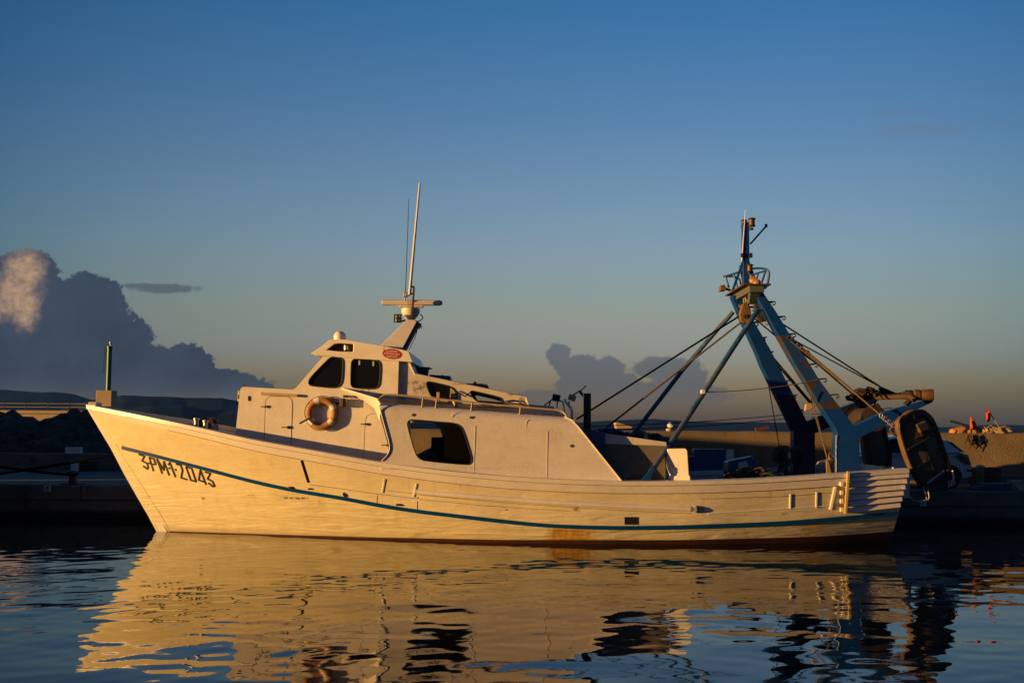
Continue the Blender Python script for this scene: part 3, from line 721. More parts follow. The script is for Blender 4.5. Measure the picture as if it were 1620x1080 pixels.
# the blue rubbing strake
sb = MB(); rows = []
for i, r in enumerate(SURF):
    if US[i] < .010: continue
    c = r[7]; h = .04; o = -.028; rows.append([c + Vector((0, .03, h)), c + Vector((0, o, h)), c + Vector((0, o, -h)), c + Vector((0, .03, -h))])
both(sb, rows).build('blue_strake', M['stripe'], boat, smooth=True, angle=30, label='thin blue rubbing strake along the side')
sm = MB(); rows = []
stem_px = [(138, 640), (143, 651), (159, 678), (178, 709.5), (199, 750), (219.5, 786), (236, 814), (251, 842), (262, 862)]
for px, py in stem_px:
    p = P(px, py, 0); rows.append([p + Vector((.24, -.11 - .05 * (py < 700), 0)), p + Vector((-.02, -.045, 0)), p + Vector((-.02, .045, 0)), p + Vector((.24, .11 + .05 * (py < 700), 0))])
sm.loft(rows, closed=True, cap=True).build('stem', M['white'], boat, smooth=True, angle=30)
spk = [(700, 174, 8), (716, 181, 9), (749, 198.5, 14), (786, 219.5, 16.5), (814, 236, 18), (840, 250, 19)]
for sd in (0, 1):
    rows = []
    for py in range(700, 841, 7):
        px = float(np.interp(py, [q_[0] for q_ in spk], [q_[1] for q_ in spk])); w = float(np.interp(py, [q_[0] for q_ in spk], [q_[2] for q_ in spk]))
        a, c = P(px - .3, py, -.055), on_hull(px + w, py, .006); rows.append([a, c, c + Vector((.0, .02, 0))] if not sd else [flip(a), flip(c), flip(c + Vector((0, .02, 0)))])
    MB().loft(rows).build('stem_plank', M['hull'], boat)
hd = MB(); p = P(141, 637, 0); hd.box(p + Vector((.14, 0, -.01)), (.22, .30, .06)); hd.build('stem_head', M['white'], boat, bevel=.03)

# registration letters painted on the bow, drawn as strokes on the hull
def zb_(x, y): return 200 + x / 10.125, 700 + y / 10.122
strokes = [
 [(200, 186), (290, 215), (250, 290), (330, 330), (350, 400), (335, 420), (270, 375)], [(354, 322), (372, 336)],
 [(432, 448), (366, 235), (440, 258), (468, 345), (400, 350)],
 [(572, 488), (488, 262), (600, 440), (600, 300), (684, 516)], [(680, 402), (697, 416)], [(672, 352), (694, 316), (784, 544)], [(780, 426), (798, 440)],
 [(797, 342), (872, 362), (898, 440), (876, 560), (972, 590)],
 [(955, 385), (1045, 412), (1115, 622), (1030, 598), (955, 385)],
 [(1275, 668), (1185, 438), (1158, 598), (1262, 632)],
 [(1262, 468), (1345, 492), (1300, 578), (1380, 620), (1415, 695), (1385, 700), (1315, 645)]]
lt = MB()
for s in strokes:
    for i in range(len(s) - 1):
        a, c = np.array(s[i], float), np.array(s[i + 1], float); d = (c - a); ln = np.hypot(*d); d /= ln; nrm = np.array((-d[1], d[0])) * (15.5 if abs(d[1]) > abs(d[0]) else 13.5)
        a2, c2 = a - d * 8, c + d * 8; k = max(2, int(ln / 25))
        vs = []
        for j in range(k + 1):
            m_ = a2 + (c2 - a2) * j / k
            vs += [on_hull(*zb_(*(m_ + nrm)), .0045 + .0008 * (i % 3)), on_hull(*zb_(*(m_ - nrm)), .0045 + .0008 * (i % 3))]
        lt.add(vs, [(2 * j, 2 * j + 2, 2 * j + 3, 2 * j + 1) for j in range(k)])
lt.build('registration_number', M['letter'], boat, label='black painted registration 3-PM-1-2043 on the bow')

# side fittings
bars = [((477, 728), (488, 763), .07, 'letter'), ((609, 757), (605, 779), .055, 'white'), ((659, 764.5), (654, 787), .055, 'white'),
        ((1250.5, 781), (1250, 805), .055, 'white'), ((1292, 778), (1291.5, 803), .055, 'white')]
for a, c, w, mt_ in bars:
    b = MB(); b.bar(on_hull(*a, .006), on_hull(*c, .006), w * .75, .022, up=(0, 1, 0)); b.build('boarding_bar', M[mt_], boat, bevel=.008)
b = MB(); b.bar(on_hull(1322, 769, .012), on_hull(1314, 806, .012), .07, .05, up=(0, 1, 0)); b.build('fender_batten', M['white'], boat, bevel=.015)
b = MB(); b.tube([on_hull(px, 777.5 + (px - 660) * .0625 + 6.2 * math.sin((px - 660) / 440 * math.pi) * .55, -.022) for px in range(660, 1100, 8)], .062, 12); b.build('rubbing_tube', M['white'], boat, smooth=True, angle=50, label='long half-round rubbing strake amidships')
b = MB(); c = on_hull(1099, 805.2, .0); b.lathe(c + Vector((.0, 0, 0)), [(.074, 0), (.08, .03), (.06, .05)], 14, axis=(1, 0, 0)); b.build('tube_end', M['galv'], boat, smooth=True)
# thin battens forward of it
for seg in ([(490, 764.5), (545, 772), (597, 779.5), (660, 787)], [(597, 783), (660, 791), (730, 800), (800, 806)], [(1120, 812), (1220, 806), (1310, 800)]):
    pts = [on_hull(a, c, .004) for a, c in seg]; pts = chaikin(pts, 2, False); b = MB(); b.tube(pts, .014, 6); b.build('batten', M['white'], boat, smooth=True)
M['seam'] = material('seam_dirt', (.20, .13, .06), .9, spec=.0, var=.5, var_scale=1.2)
def seam_line(pts, lift=.0, r=.006):
    b = MB(); b.tube(pts, r, 5); b.build('plank_seam', M['seam'], boat)
seam_line([Vector((r_[0].x, r_[0].y - .033, r_[0].z - .089)) for r_ in SURF[8:-1]], r=.007)
seam_line([r_[1] + Vector((0, -.004, -.006)) for r_ in SURF[14:-1]], r=.008)
for seg in ([(490, 766), (545, 773.5), (597, 781), (660, 788.5)], [(614, 776), (652, 780)], [(664, 782.5), (800, 795), (900, 802), (1000, 808), (1092, 811.5)], [(664, 789.5), (760, 799), (830, 804), (900, 808)], [(660, 793), (660, 808)], [(1110, 789), (1240, 785), (1318, 779)], [(597, 779), (596, 797)]):
    seam_line([on_hull(seg[0][0] + (a2 - seg[0][0]) * 1.0, c2, .002) for a2, c2 in [(x_, float(np.interp(x_, [q_[0] for q_ in seg] if seg[0][0] < seg[-1][0] else [seg[0][0], seg[0][0] + 1], [q_[1] for q_ in seg][:2 if seg[0][0] >= seg[-1][0] else None]))) for x_ in np.linspace(seg[0][0], seg[-1][0], 16)]] if seg[0][0] < seg[-1][0] else [on_hull(a2, c2, .002) for a2, c2 in seg], r=.005)
b = MB(); sc = [on_hull(988, 817.5, .012), on_hull(1008, 817.5, .012), on_hull(1008, 829.5, .012), on_hull(988, 829.5, .012)]; b.prism(sc, (0, .05, 0)); b.build('scupper', M['letter'], boat)
b = MB(); c = on_hull(547, 781, .0)
b.lathe(c + Vector((0, .02, 0)), [(.05, 0), (.068, .012), (.068, .02), (.045, .022)], 16, axis=(0, -1, 0)); hp = b.build('hawse_pipe', M['darkrust'], boat, smooth=True)
b = MB(); b.lathe(c + Vector((0, -.004, 0)), [(.047, 0), (.047, .004)], 16, axis=(0, -1, 0)); b.build('hole', M['letter'], hp)
for px, py, s in ((459, 771, .05), (629, 798, .045), (489, 773, .035), (1104, 803, .03)):
    b = MB(); b.box(on_hull(px, py, .03), (s * 1.6, .05, s)); b.build('bolt_head', M['rust'], boat, bevel=.01)
# lap planks on the quarter, yellow post and spacers
for k in range(6):
    b = MB(); rows = []
    for i in range(15):
        px = 1339 + (1436.5 - k * 2.6 - 1339) * i / 14; s = i / 14
        yt = R0(px) + 5 + k * ((812 - 752) / 6) * (1 - .02 * s) - k * .6 * s; hgt = 8.0
        a, c = on_hull(px, yt, 0), on_hull(px, yt + hgt, 0)
        rows.append([a + Vector((0, .02, 0)), a + Vector((0, -.028, 0)), c + Vector((0, -.075, 0)), c + Vector((0, .02, 0))])
    b.loft(rows, closed=True, cap=True).build('lap_plank', M['white'], boat, bevel=.006)
b = MB(); b.bar(on_hull(1342.5, 745, .10), on_hull(1337.5, 812, .10), .065, .08, up=(0, 1, 0)); b.build('stern_post_batten', M['yellow'], boat, bevel=.012)
for k in range(4):
    b = MB(); b.box(on_hull(1331.5, 765.5 + k * 13.4, .055), (.075, .06, .095)); b.build('spacer_block', M['white'], boat, bevel=.012)
# bitts on the bow
for px in (310, 324.5):
    p = P(px, R0(px) - 2, -1.3); b = MB(); b.lathe((p.x, -1.28, p.z - .06), [(.05, 0), (.05, .17), (.065, .18), (.065, .22), (.03, .24)], 12); b.build('bitt', M['galv'], boat, smooth=True)
b = MB(); p = P(327, 671, -.2); b.box(p + Vector((0, 0, -.35)), (.4, .6, .7)); b.lathe(p + Vector((-.1, -.3, .0)), [(.11, 0), (.07, .1), (.07, .45), (.11, .55)], 12, axis=(0, 1, 0)); b.box(p + Vector((.07, 0, .08)), (.06, .3, .16)); b.build('windlass', M['black'], boat, bevel=.02)
b = MB(); a = P(341, 674, .3); b.lathe(a + Vector((0, 0, -.5)), [(.05, 0), (.05, .58), (.07, .6), (.07, .66)], 12); b.build('ventilator', M['black'], boat, smooth=True)

# ------------------------------------------------------------------ deckhouse and wheelhouse
YW = -1.5
def yw(px): return -1.16 - .36 * (px - 372) / 259
def PW(lst, off=0): return [P(a, b, yw(a) + off) for a, b in lst]
def mir(poly): return [flip(p) for p in poly]
win1 = [(488.3, 602.5), (493, 595), (518, 569.5), (524, 564.8), (535.5, 564.8), (541.5, 567.5), (543, 574), (541.5, 603), (537, 611), (529.5, 613.6), (495, 610.3), (489, 608)]
win2 = [(555.8, 574), (558, 569.5), (564, 567.2), (594, 568.8), (600.5, 572), (602.2, 580), (600.5, 607), (597.5, 612.5), (592, 615), (562, 613.6), (556.5, 611), (554.7, 605)]
out_ = [(368, 742), (372, 690), (380, 616), (384, 611.5), (463, 616.2), (469, 612.5), (514, 560), (631, 570), (628.6, 642), (630, 742)]
hs = MB(); near_ = PW(out_); w1, w2 = chaikin(PW(win1), 1), chaikin(PW(win2), 1)
hs.plate(near_, [w1, w2], (0, .05, 0)); hs.plate(mir(near_), [mir(w1), mir(w2)], (0, -.05, 0))
ring = [p + Vector((0, .004, 0)) for p in near_]
hs.loft([ring, mir(ring)], closed=True)
house = hs.build('deckhouse', M['white'], boat)
fr = MB()
for wpoly in (w1, w2):
    for side in (0, 1):
        loop = [p + Vector((0, -.004, 0)) for p in wpoly]
        if side: loop = mir(loop)
        g = MB(); g.tube(loop, .016, 6, closed=True); pane = MB(); pane.prism([Vector((p.x, p.y + (.03 if not side else -.03), p.z)) for p in loop], (0, .012, 0))
        o = pane.build('window', M['glass'], boat); g.build('gasket', M['gasket'], o, smooth=True)
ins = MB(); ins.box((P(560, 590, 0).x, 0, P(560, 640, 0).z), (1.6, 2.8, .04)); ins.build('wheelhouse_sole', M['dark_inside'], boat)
for a in ((568.5, 575), (590.5, 576.5)):                              # blind clips behind the glass
    b = MB(); b.box(P(a[0], a[1] - 1.5, yw(a[0]) + .02), (.035, .012, .10)); b.build('blind_clip', M['paper'], boat)
# windscreen panes on the raked front
a0, a1 = P(474, 607.5, yw(474)), P(509, 566.5, yw(509))
for y in (-.78, 0, .78):
    b = MB(); dirn = (a1 - a0); nrm = Vector((-dirn.z, 0, dirn.x)).normalized()
    if nrm.x > 0: nrm = -nrm
    q = [Vector((p.x, y + s * .35, p.z)) + nrm * -.004 for p, s in ((a0, -1), (a0, 1), (a1, 1), (a1, -1))]
    b.prism(q, nrm * .016).build('windscreen', M['glass'], boat, bevel=.008)
# roof with its visor and the lamp recess
YR = -1.60
def PRf(lst): return [P(a, b, yw(a) - .09) for a, b in lst]
roof = [(491.5, 559), (497, 555.5), (511, 546), (520.7, 537.6), (527, 536.6), (548, 537), (601, 546), (637, 553), (646.7, 555.5), (653.5, 572.8), (640, 571.6), (559, 567), (517, 562.8), (500, 562)]
rec = [(516.5, 553.6), (529, 544), (536, 542.8), (559, 543.9), (558.5, 556.4), (536.8, 555.7)]
rb_ = MB(); rn = PRf(roof); rc = PRf(rec); rb_.plate(rn, [rc], (0, .22, 0)); rb_.plate(mir(rn), [mir(rc)], (0, -.22, 0))
inner = [p + Vector((0, .21, 0)) for p in rn]; rb_.loft([inner, mir(inner)], closed=True); 
for sgn in (0, 1):
    pol = [p + Vector((0, .2, 0)) for p in rc]; 
wr = rb_.build('wheelhouse_roof', M['white'], boat, bevel=.012)
for sgn in (1, -1):
    b = MB(); pol = [Vector((p.x, (p.y + .17) * sgn, p.z)) for p in [rc[0].lerp(rc[0], 0)] + rc[1:]]; b.prism(pol, (0, .03 * sgn, 0)).build('lamp_recess', M['amber'], boat)
    p = P(547.5, 550, yw(547) + .0); b = MB(); b.lathe((p.x, p.y * sgn, p.z - .075), [(.055, 0), (.055, .03), (.045, .035), (.045, .12), (.055, .125), (.055, .15)], 14); nl = b.build('side_light', M['black'], boat, smooth=True)
    b = MB(); b.lathe((p.x, p.y * sgn, p.z - .045), [(.05, 0), (.05, .09)], 14); b.build('lens', M['lampglass'], nl, smooth=True)
p = P(537.5, 537, .35); b = MB(); b.lathe(p + Vector((0, 0, -.05)), [(.14, 0), (.145, .09), (.145, .13), (.125, .19), (.08, .235), (.02, .25)], 20); b.build('antenna_dome', M['white'], boat, smooth=True, angle=60)
# red oval sticker with three worn lines of lettering
ST = lambda a, b: P(a, b, yw(a) - .094)
c = ST(620.5, 559.7); ex = ST(636, 561) - c; ez = ST(620.5, 551.5) - c
b = MB(); b.prism([c + ex * math.cos(t * math.pi / 14) + ez * math.sin(t * math.pi / 14) for t in range(28)], (0, .006, 0)); st = b.build('sticker', M['red'], boat, label='red oval sticker with three lines of worn lettering')
b = MB(); rnd = random.Random(3)
for (yy, x0, x1, n) in ((.52, -.62, .62, 10), (.0, -.82, .78, 12), (-.52, -.6, .55, 9)):
    for i in range(n):
        xa = x0 + (x1 - x0) * (i + .12) / n; xb = x0 + (x1 - x0) * (i + .8) / n; arc = -.10 * (xa * xa) if yy > .3 else (.10 * xa * xa if yy < -.3 else 0)
        o = Vector((0, -.004, 0)); h = .17
        for k_, (u0, v0, u1, v1) in enumerate(((xa, -h, xa + .035, h), (xa, h - .07, xb, h), (xa, -.03, xb, .03), (xb - .035, -h, xb, h), (xa, -h, xb, -h + .07))):
            if k_ and rnd.random() < .3: continue
            q = [c + o * (1 + .3 * k_) + ex * u + ez * (yy + arc + v) for u, v in ((u0, v0), (u1, v0), (u1, v1), (u0, v1))]
            b.add(q, [(0, 1, 2, 3)])
b.build('lettering', M['stickertext'], st)

# doors of the deckhouse
def door(poly, hinge, handle, name='door'):
    pl = PW(poly, -.003); b = MB(); b.prism([p + Vector((0, -.002, 0)) for p in pl], (0, .010, 0)); d = b.build(name, M['white'], boat, bevel=.003)
    g = MB(); g.tube([p + Vector((0, .001, 0)) for p in pl], .006, 5, closed=True); g.build('seam', M['darkrust'], d)
    for h in hinge:
        b = MB(); c = P(*h, yw(h[0]) - .02); b.box(c, (.22, .015, .022)); b.lathe(c + Vector((0, -.012, -.03)), [(.016, 0), (.016, .06)], 8); b.build('hinge', M['darkrust'], d)
    b = MB(); c = P(*handle, yw(handle[0]) - .035); b.bar(c, c + Vector((-.15, 0, .0)), .022); b.lathe(c + Vector((0, .03, 0)), [(.035, 0), (.035, .03), (.015, .04)], 10, axis=(0, -1, 0)); b.build('handle', M['darkrust'], d, bevel=.004)
dz = lambda x, y: (350 + x / 4.154, 480 + y / 4.154)
door([dz(*a) for a in ((278, 1010), (290, 650), (300, 622), (325, 608), (440, 612), (462, 630), (468, 660), (462, 820), (456, 1030))], [dz(292, 677)], dz(440, 813))
door([dz(*a) for a in ((934, 1050), (946, 770), (958, 738), (985, 724), (1040, 724), (1062, 800), (1096, 925), (1104, 985), (1090, 1030), (1060, 1050))], [dz(950, 792)], dz(1098, 930))
b = MB(); a, c = P(412.5, 622.5, yw(412) - .04), P(472, 625.5, yw(472) - .04); b.bar(a, c, .06, .1, up=(0, 1, 0)); b.build('light_bar', M['tan'], boat, bevel=.015)
b = MB(); p = P(380.5, 626.5, -.95); b.box(p + Vector((.03, 0, 0)), (.13, .3, .26)); lb = b.build('bow_lamp', M['yellow'], boat, bevel=.03)
b = MB(); b.box(p + Vector((.0, -.16, -.02)), (.03, .02, .09)); b.build('slot', M['black'], lb)
b = MB(); b.tube([P(384, 616, -.95), P(385.5, 608, -.95)], .012, 6); b.build('aerial', M['black'], boat)
b = MB(); b.box(P(393.2, 630, yw(393) - .012), (.022, .02, .11)); b.build('latch', M['darkrust'], boat)

# ------------------------------------------------------------------ shelter plating along the near side, its roof and railing
YS = -2.22
L1 = cur([(603, 653), (700, 660.5), (800, 668), (917, 677)])
plate_ = [(603, 653), (611, 682), (617, 705), (616, 714), (611, 722), (603, 728), (603, 742), (1000, 772), (985, 762)] + [(x, L1(x)) for x in (917, 860, 800, 740, 680, 640)]
swin = [(644, 672), (645.5, 666.5), (650, 663.2), (695, 667.2), (718, 668.8), (727, 672.5), (733, 680), (746, 722), (746.3, 729), (744, 733), (739, 735), (672.5, 728.9), (663, 725), (657, 716.7)]
sp = PP(plate_, YS); sw = chaikin(PP(swin, YS), 1)
sh = MB(); sh.plate(sp, [sw], (0, .04, 0)); sf = MB()
fwin = [Vector((-2.75, 0, 1.30)), Vector((-2.75, 0, 2.52)), Vector((-2.0, 0, 2.56)), Vector((-1.82, 0, 2.44)), Vector((-1.70, 0, 2.1)), Vector((-1.70, 0, 1.30))]
sf.plate([flip(p) for p in sp], [[Vector((p.x, -YS, p.z)) for p in chaikin(fwin, 0)]], (0, -.04, 0))
rows = []
for i in range(41):
    s = i / 40; px = 603 + (917 - 603) * s; a = P(px, L1(px), YS)
    px2 = 596 + (893 - 596) * s; top = P(px2, L1(px) - 16.5 - .5 * s, YS + .17)
    px3 = 590 + (880 - 590) * s; rt = Vector((P(px3, 640, YW).x, YW + .02, top.z + .15))
    row = [a]
    for j in range(1, 9):
        t = j / 8 * math.pi / 2 * .82; row.append(Vector((a.x + (top.x - a.x) * (1 - math.cos(t)), YS + .20 * (1 - math.cos(t)), a.z + (top.z - a.z) * math.sin(t) / math.sin(math.pi / 2 * .82))))
    rows.append((row, rt))
sh.loft([r for r, _ in rows]); sf.loft([[flip(p) for p in r] for r, _ in rows])
sh.build('shelter_side', M['white'], boat, smooth=True, angle=30); sf.build('shelter_side', M['white'], boat, smooth=True, angle=30)
gr = MB(); gr.loft([[r[-1], rt, Vector((rt.x, 0, rt.z + .12)), flip(rt), flip(r[-1])] for r, rt in rows]); gr.build('shelter_roof', M['grate'], boat)
# bulkhead wing that runs forward from the shelter roof to the house side
wg = MB(); wing_t = [P(545, 616, YW - .02), P(570, 624, YW - .22), P(597, 632, YS + .05), P(602, 648, YS + .02)]
wing_b = [P(546, 618, YW - .02), P(572, 634, YW - .05), P(599, 660, YW - .08), P(604, 668, YW - .1)]
q = [(541.5, 615.5), (548, 616.5), (597, 632), (601, 637), (600, 643)]
wg.loft([[P(541, 614.5, yw(541)), P(541, 616.5, yw(541))], [P(570, 623, -1.72), P(572, 631.5, yw(572) - .04)], [P(597, 631.2, YS + .15), P(592, 645, YW - .10)], [P(603, 640, YS + .03), P(600, 665, YW - .12)]])
wg.build('wing', M['white'], boat, smooth=True)
b = MB(); b.tube([P(541.5, 614.5, yw(541) - .01), P(570, 623.0, -1.72), P(597, 631.2, YS + .13), P(602.5, 640, YS)], .022, 7); b.build('wing_edge', M['white'], boat, smooth=True)
# edge mouldings of the plating
b = MB(); b.tube(chaikin([P(600, 640, YS - .01), P(603, 653, YS - .01), P(611, 682, YS - .01), P(617.5, 706, YS - .01), P(614, 719, YS - .01), P(604, 728.5, YS - .01)], 2, False), .012, 7); b.build('moulding', M['white'], boat, smooth=True)
b = MB(); b.tube([P(893, 659, YS + .1), P(905, 664, YS + .02), P(917, 677, YS - .01), P(985, 762, YS - .01)], .014, 7); b.build('moulding', M['white'], boat, smooth=True)
for (x0, y0, x1, y1) in ((716, 641, 715.5, 661), (833, 655, 832.5, 677), (752, 673, 749.5, 748), (866.5, 682, 865, 757)):
    b = MB(); b.tube([P(x0, y0 + (8 if y1 - y0 < 30 else 0), YS - .004), P(x1, y1, YS - .0005)], .004, 6); b.build('seam_batten', M['white'], boat)
for (px, py) in ((653.5, 656), (745, 660), (904, 705)):
    b = MB(); b.lathe(P(px, py, YS + .0), [(.03, -.0), (.03, .012)], 10, axis=(0, -1, 0)); b.build('bolt_plate', M['rust'], boat)
g = MB(); g.tube([p + Vector((0, .0, 0)) for p in sw], .012, 6, closed=True); g.build('opening_trim', M['gasket'], boat, smooth=True)
# inside the shelter
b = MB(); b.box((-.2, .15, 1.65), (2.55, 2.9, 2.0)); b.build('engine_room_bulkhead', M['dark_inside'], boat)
b = MB(); b.box(P(694, 704, .6) + Vector((0, 0, .02)), (.32, .5, .34)); b.box(P(700, 716, .3), (.2, .3, .5)); b.build('line_hauler', M['black'], boat, bevel=.02); b = MB(); b.lathe(P(706, 700, -.3), [(.17, 0), (.17, .05)], 16, axis=(0, 1, 0)); b.build('hand_wheel', M['black'], boat)
b = MB(); b.box(P(693, 716, 1.0), (.08, .1, .14)); b.build('lit_spot', M['tan'], boat, bevel=.02)  # small lit spot given as a tan block
gk = (4.6, 0, 1.4)
# handrail with stanchions above the shelter edge
YH = YS + .14
hr = MB(); hr.tube(chaikin([P(598, 633.5, YH - .05), P(604, 627, YH), P(612, 622.5, YH), P(700, 631.5, YH), P(800, 641.5, YH), P(880, 648, YH), P(889, 649.5, YH), P(895, 655, YH - .03), P(898, 662, YH - .06)], 2, False), .021, 8)
hrail = hr.build('handrail', M['tan'], boat, smooth=True)
for px in (669.5, 691, 747, 823.5):
    top = P(px, 620 + (px - 605) * .1035 + .8, YH); b = MB(); b.tube([top, Vector((top.x - .02, YH - .04, top.z - .23))], .018, 7); b.build('stanchion', M['tan'], hrail, smooth=True)
# ------------------------------------------------------------------ raised aft cabin
YT = -1.46
tpoly = [(620, 571.5), (648, 573.5), (656.2, 591.4), (832, 628.2), (836.5, 641), (840, 655), (620, 648)]
t1 = [(674.2, 607), (675.5, 604.3), (679, 603.6), (692, 606), (711, 610.8), (717, 614.5), (723.5, 624.5), (723, 631), (684, 628), (679.5, 622)]
t2 = [(743.6, 620.5), (745.5, 618.2), (750, 618.6), (790, 628), (794, 632), (795, 640), (770, 640), (751, 633)]
tb = MB(); tn = PP(tpoly, YT); h1, h2 = chaikin(PP(t1, YT), 1), chaikin(PP(t2, YT), 1)
tb.plate(tn, [h1, h2], (0, .05, 0)); tb.plate(mir(tn), [mir(h1), mir(h2)], (0, -.05, 0))
rg_ = [p + Vector((0, .005, 0)) for p in tn[1:5]]; tb.loft([rg_, mir(rg_)])
tb.build('aft_cabin', M['white_worn'], boat)
b = MB(); b.tube([p + Vector((0, -.012, 0)) for p in tn[1:5]], .02, 6); b.build('roof_moulding', M['white_worn'], boat, smooth=True)
for s in (0, 1):
    pl = [Vector((p.x, p.y + .03, p.z)) for p in h1]; pl = mir(pl) if s else pl
    o = MB().prism(pl, (0, .01, 0)).build('window', M['glass'], boat); lp = [p + Vector((0, -.032, 0)) for p in pl] if not s else [p + Vector((0, .032, 0)) for p in pl]
    b = MB(); b.tube(lp, .014, 6, closed=True); b.build('gasket', M['gasket'], o, smooth=True)
    pl2 = mir(h2) if s else h2
    b = MB(); b.tube(pl2, .014, 6, closed=True); b.build('opening_trim', M['gasket'], boat, smooth=True)
b = MB(); b.prism(PP([(712.5, 611), (718, 615), (723.5, 625), (722.5, 630.5), (711.5, 629.5)], YT + .018), (0, .008, 0)).build('curtain', M['tan'], boat)
b = MB(); b.box(P(693.5, 628, YT - .1), (.07, .07, .22)); b.box(P(691, 632, YT - .12), (.12, .06, .06)); b.build('davit_foot', M['tan'], boat, bevel=.01)
b = MB(); b.bar(P(717, 632, YT - .25), P(722, 641, YT - .45), .06); b.build('bracket', M['tan'], boat)
b = MB(); b.tube(chaikin([P(721, 618, YT - .03), P(730, 623, YT - .04), P(737, 628, YT - .04), P(741, 622, YT - .04), P(745, 621, YT - .03)], 2, False), .012, 6); b.build('cable', M['darkrope'], boat)
b = MB(); b.tube(chaikin([P(798, 635, YT - .03), P(815, 632, YT - .04), P(822, 637, YT - .04), P(828, 639, YT - .03)], 2, False), .012, 6); b.build('cable', M['darkrope'], boat)
b = MB(); h = P(750, 609.5, 0); hp_ = [(728, 606), (762, 606.5), (771.5, 608.5), (772.5, 616), (772.5, 622), (728, 610)]
b.prism(PP(hp_, -.6), (0, 1.2, 0)).build('roof_hatch', M['wood'], boat, bevel=.015)
b = MB(); b.ball(P(751.5, 606, -.3), .04); b.build('hatch_knob', M['black'], boat)
# things stowed on the roof: things of their own
c = P(667, 585, .1)
tubt = thing('plastic_tub', (c.x, .1, P(667, 594, .1).z), 'dark blue tub with a flared rim standing on the cabin roof behind the wheelhouse', 'tub')
b = MB(); zb2 = P(667, 596, .1).z; b.lathe((c.x, .1, zb2), [(.15, 0), (.175, .17), (.20, .175), (.20, .225), (.18, .225)], 22); b.build('body', M['navy'], tubt, smooth=True)
b = MB(); b.bar((c.x + .17, .1, zb2 + .2), (c.x + .25, .1, zb2 + .19), .03); b.build('handle', M['navy'], tubt)
bxp = PP([(679, 592.2), (712, 594.3), (713.2, 601), (713.2, 606), (679, 599.5)], -.35)
bt_ = thing('fish_box', bxp[0], 'blue plastic box lying on the sloping cabin roof beside the dark tub', 'box')
MB().prism(bxp, (0, .6, 0)).build('body', M['bluetub'], bt_, bevel=.015)
b = MB()
for k in (686.5, 700): b.bar(P(k, 592.6, -.36), P(k, 601.5, -.36), .025)
b.build('strap', M['navy'], bt_)

# ------------------------------------------------------------------ mast arm, radar, whips
arm = [(602, 546), (636.5, 553), (660, 508.8), (657.5, 506), (643.5, 505.8)]
b = MB(); b.prism(PP(arm, -.26), (0, .52, 0)); b.build('mast_arm', M['white'], boat, bevel=.02)
b = MB(); b.prism(PP([(636.6, 553.2), (660.2, 508.8), (662.8, 509.6), (639, 554.6)], -.24), (0, .48, 0)); b.build('arm_back', M['black'], boat)
c = P(649.5, 505.5, 0)
b = MB(); b.lathe(c, [(.10, 0), (.17, .09), (.215, .17), (.215, .25), (.18, .27)], 20); rp = b.build('radar', M['white_worn'], boat, smooth=True, angle=40)
e0, e1 = P(604.5, 478, 0), P(696.5, 479.8, 0)
b = MB(); mid_ = (e0 + e1) / 2; ln = (e1 - e0).length
sec = [(-.09, -.06), (-.10, -.02), (-.085, .04), (-.03, .065), (.04, .065), (.09, .03), (.09, -.06)]
b.loft([[Vector((x, y_, mid_.z + dz_ + .004)) for y_, dz_ in sec] for x in np.linspace(e0.x, e1.x, 5)], closed=True, cap=True)
b.build('scanner_bar', M['tan' if 0 else 'white_worn'], rp, bevel=.012)
b = MB(); b.box((c.x + .02, 0, mid_.z - .085), (.55, .16, .05)); b.build('scanner_mount', M['white_worn'], rp, bevel=.015)
b = MB(); b.box((e1.x + .02, 0, mid_.z), (.06, .14, .10)); b.build('end_cap', M['grey_paint'], rp, bevel=.03)
b = MB(); b.tube(chaikin([P(664, 497, -.1), P(668, 499, -.1), P(669, 504, -.1), P(663, 508, -.1), P(659, 508, -.15)], 2, False), .012, 6); b.build('cable', M['darkrope'], rp)
b = MB(); b.bar(P(652, 505, -.25), P(655, 454, -.25), .04); b.bar(P(649, 453.5, -.25), P(655.5, 453.5, -.25), .04); b.bar(P(649, 464.5, -.25), P(655.5, 464.5, -.25), .035); b.build('antenna_bracket', M['darkrust'], boat)
b = MB(); b.tube([P(648, 466, -.25), P(664, 290, -.25)], .035, 8, r1=.022); b.build('whip_antenna', M['paper'], boat, smooth=True)
b = MB(); b.tube([P(641.3, 468, -.1), P(646.8, 315, -.1)], .010, 6, r1=.006); b.build('whip_antenna', M['black'], boat)
b = MB(); b.box(P(641.5, 466.5, -.15), (.10, .1, .12)); b.box(P(645, 466, -.2), (.12, .08, .07)); b.box(P(641, 471, -.15), (.03, .03, .16)); b.build('antenna_base', M['galv'], boat, bevel=.01)
c = P(629.3, 503.5, -.2); b = MB()
for s in (-1, 1):
    for t in (-1, 1): b.tube([c + Vector((s * .07, t * .06, -.09)), c + Vector((s * .07, t * .06, .09))], .012, 6)
for h in (-.085, 0, .085): b.tube([c + Vector((math.cos(k * .785) * .088, math.sin(k * .785) * .088, h)) for k in range(8)], .011, 6, closed=True)
b.bar(c + Vector((.05, 0, -.06)), P(641, 507, -.1), .04); cl = b.build('masthead_light', M['black'], boat)
b = MB(); b.lathe(c + Vector((0, 0, -.07)), [(.05, 0), (.05, .13), (.03, .15)], 12); b.build('lens', M['lampglass'], cl, smooth=True)
b = MB(); b.tube(chaikin([P(661, 509, -.1), P(660, 525, -.1), P(654, 540, -.1), P(647, 553, -.1)], 2, False), .008, 5); b.build('cable', M['darkrope'], boat)
b = MB(); rnd = random.Random(5)
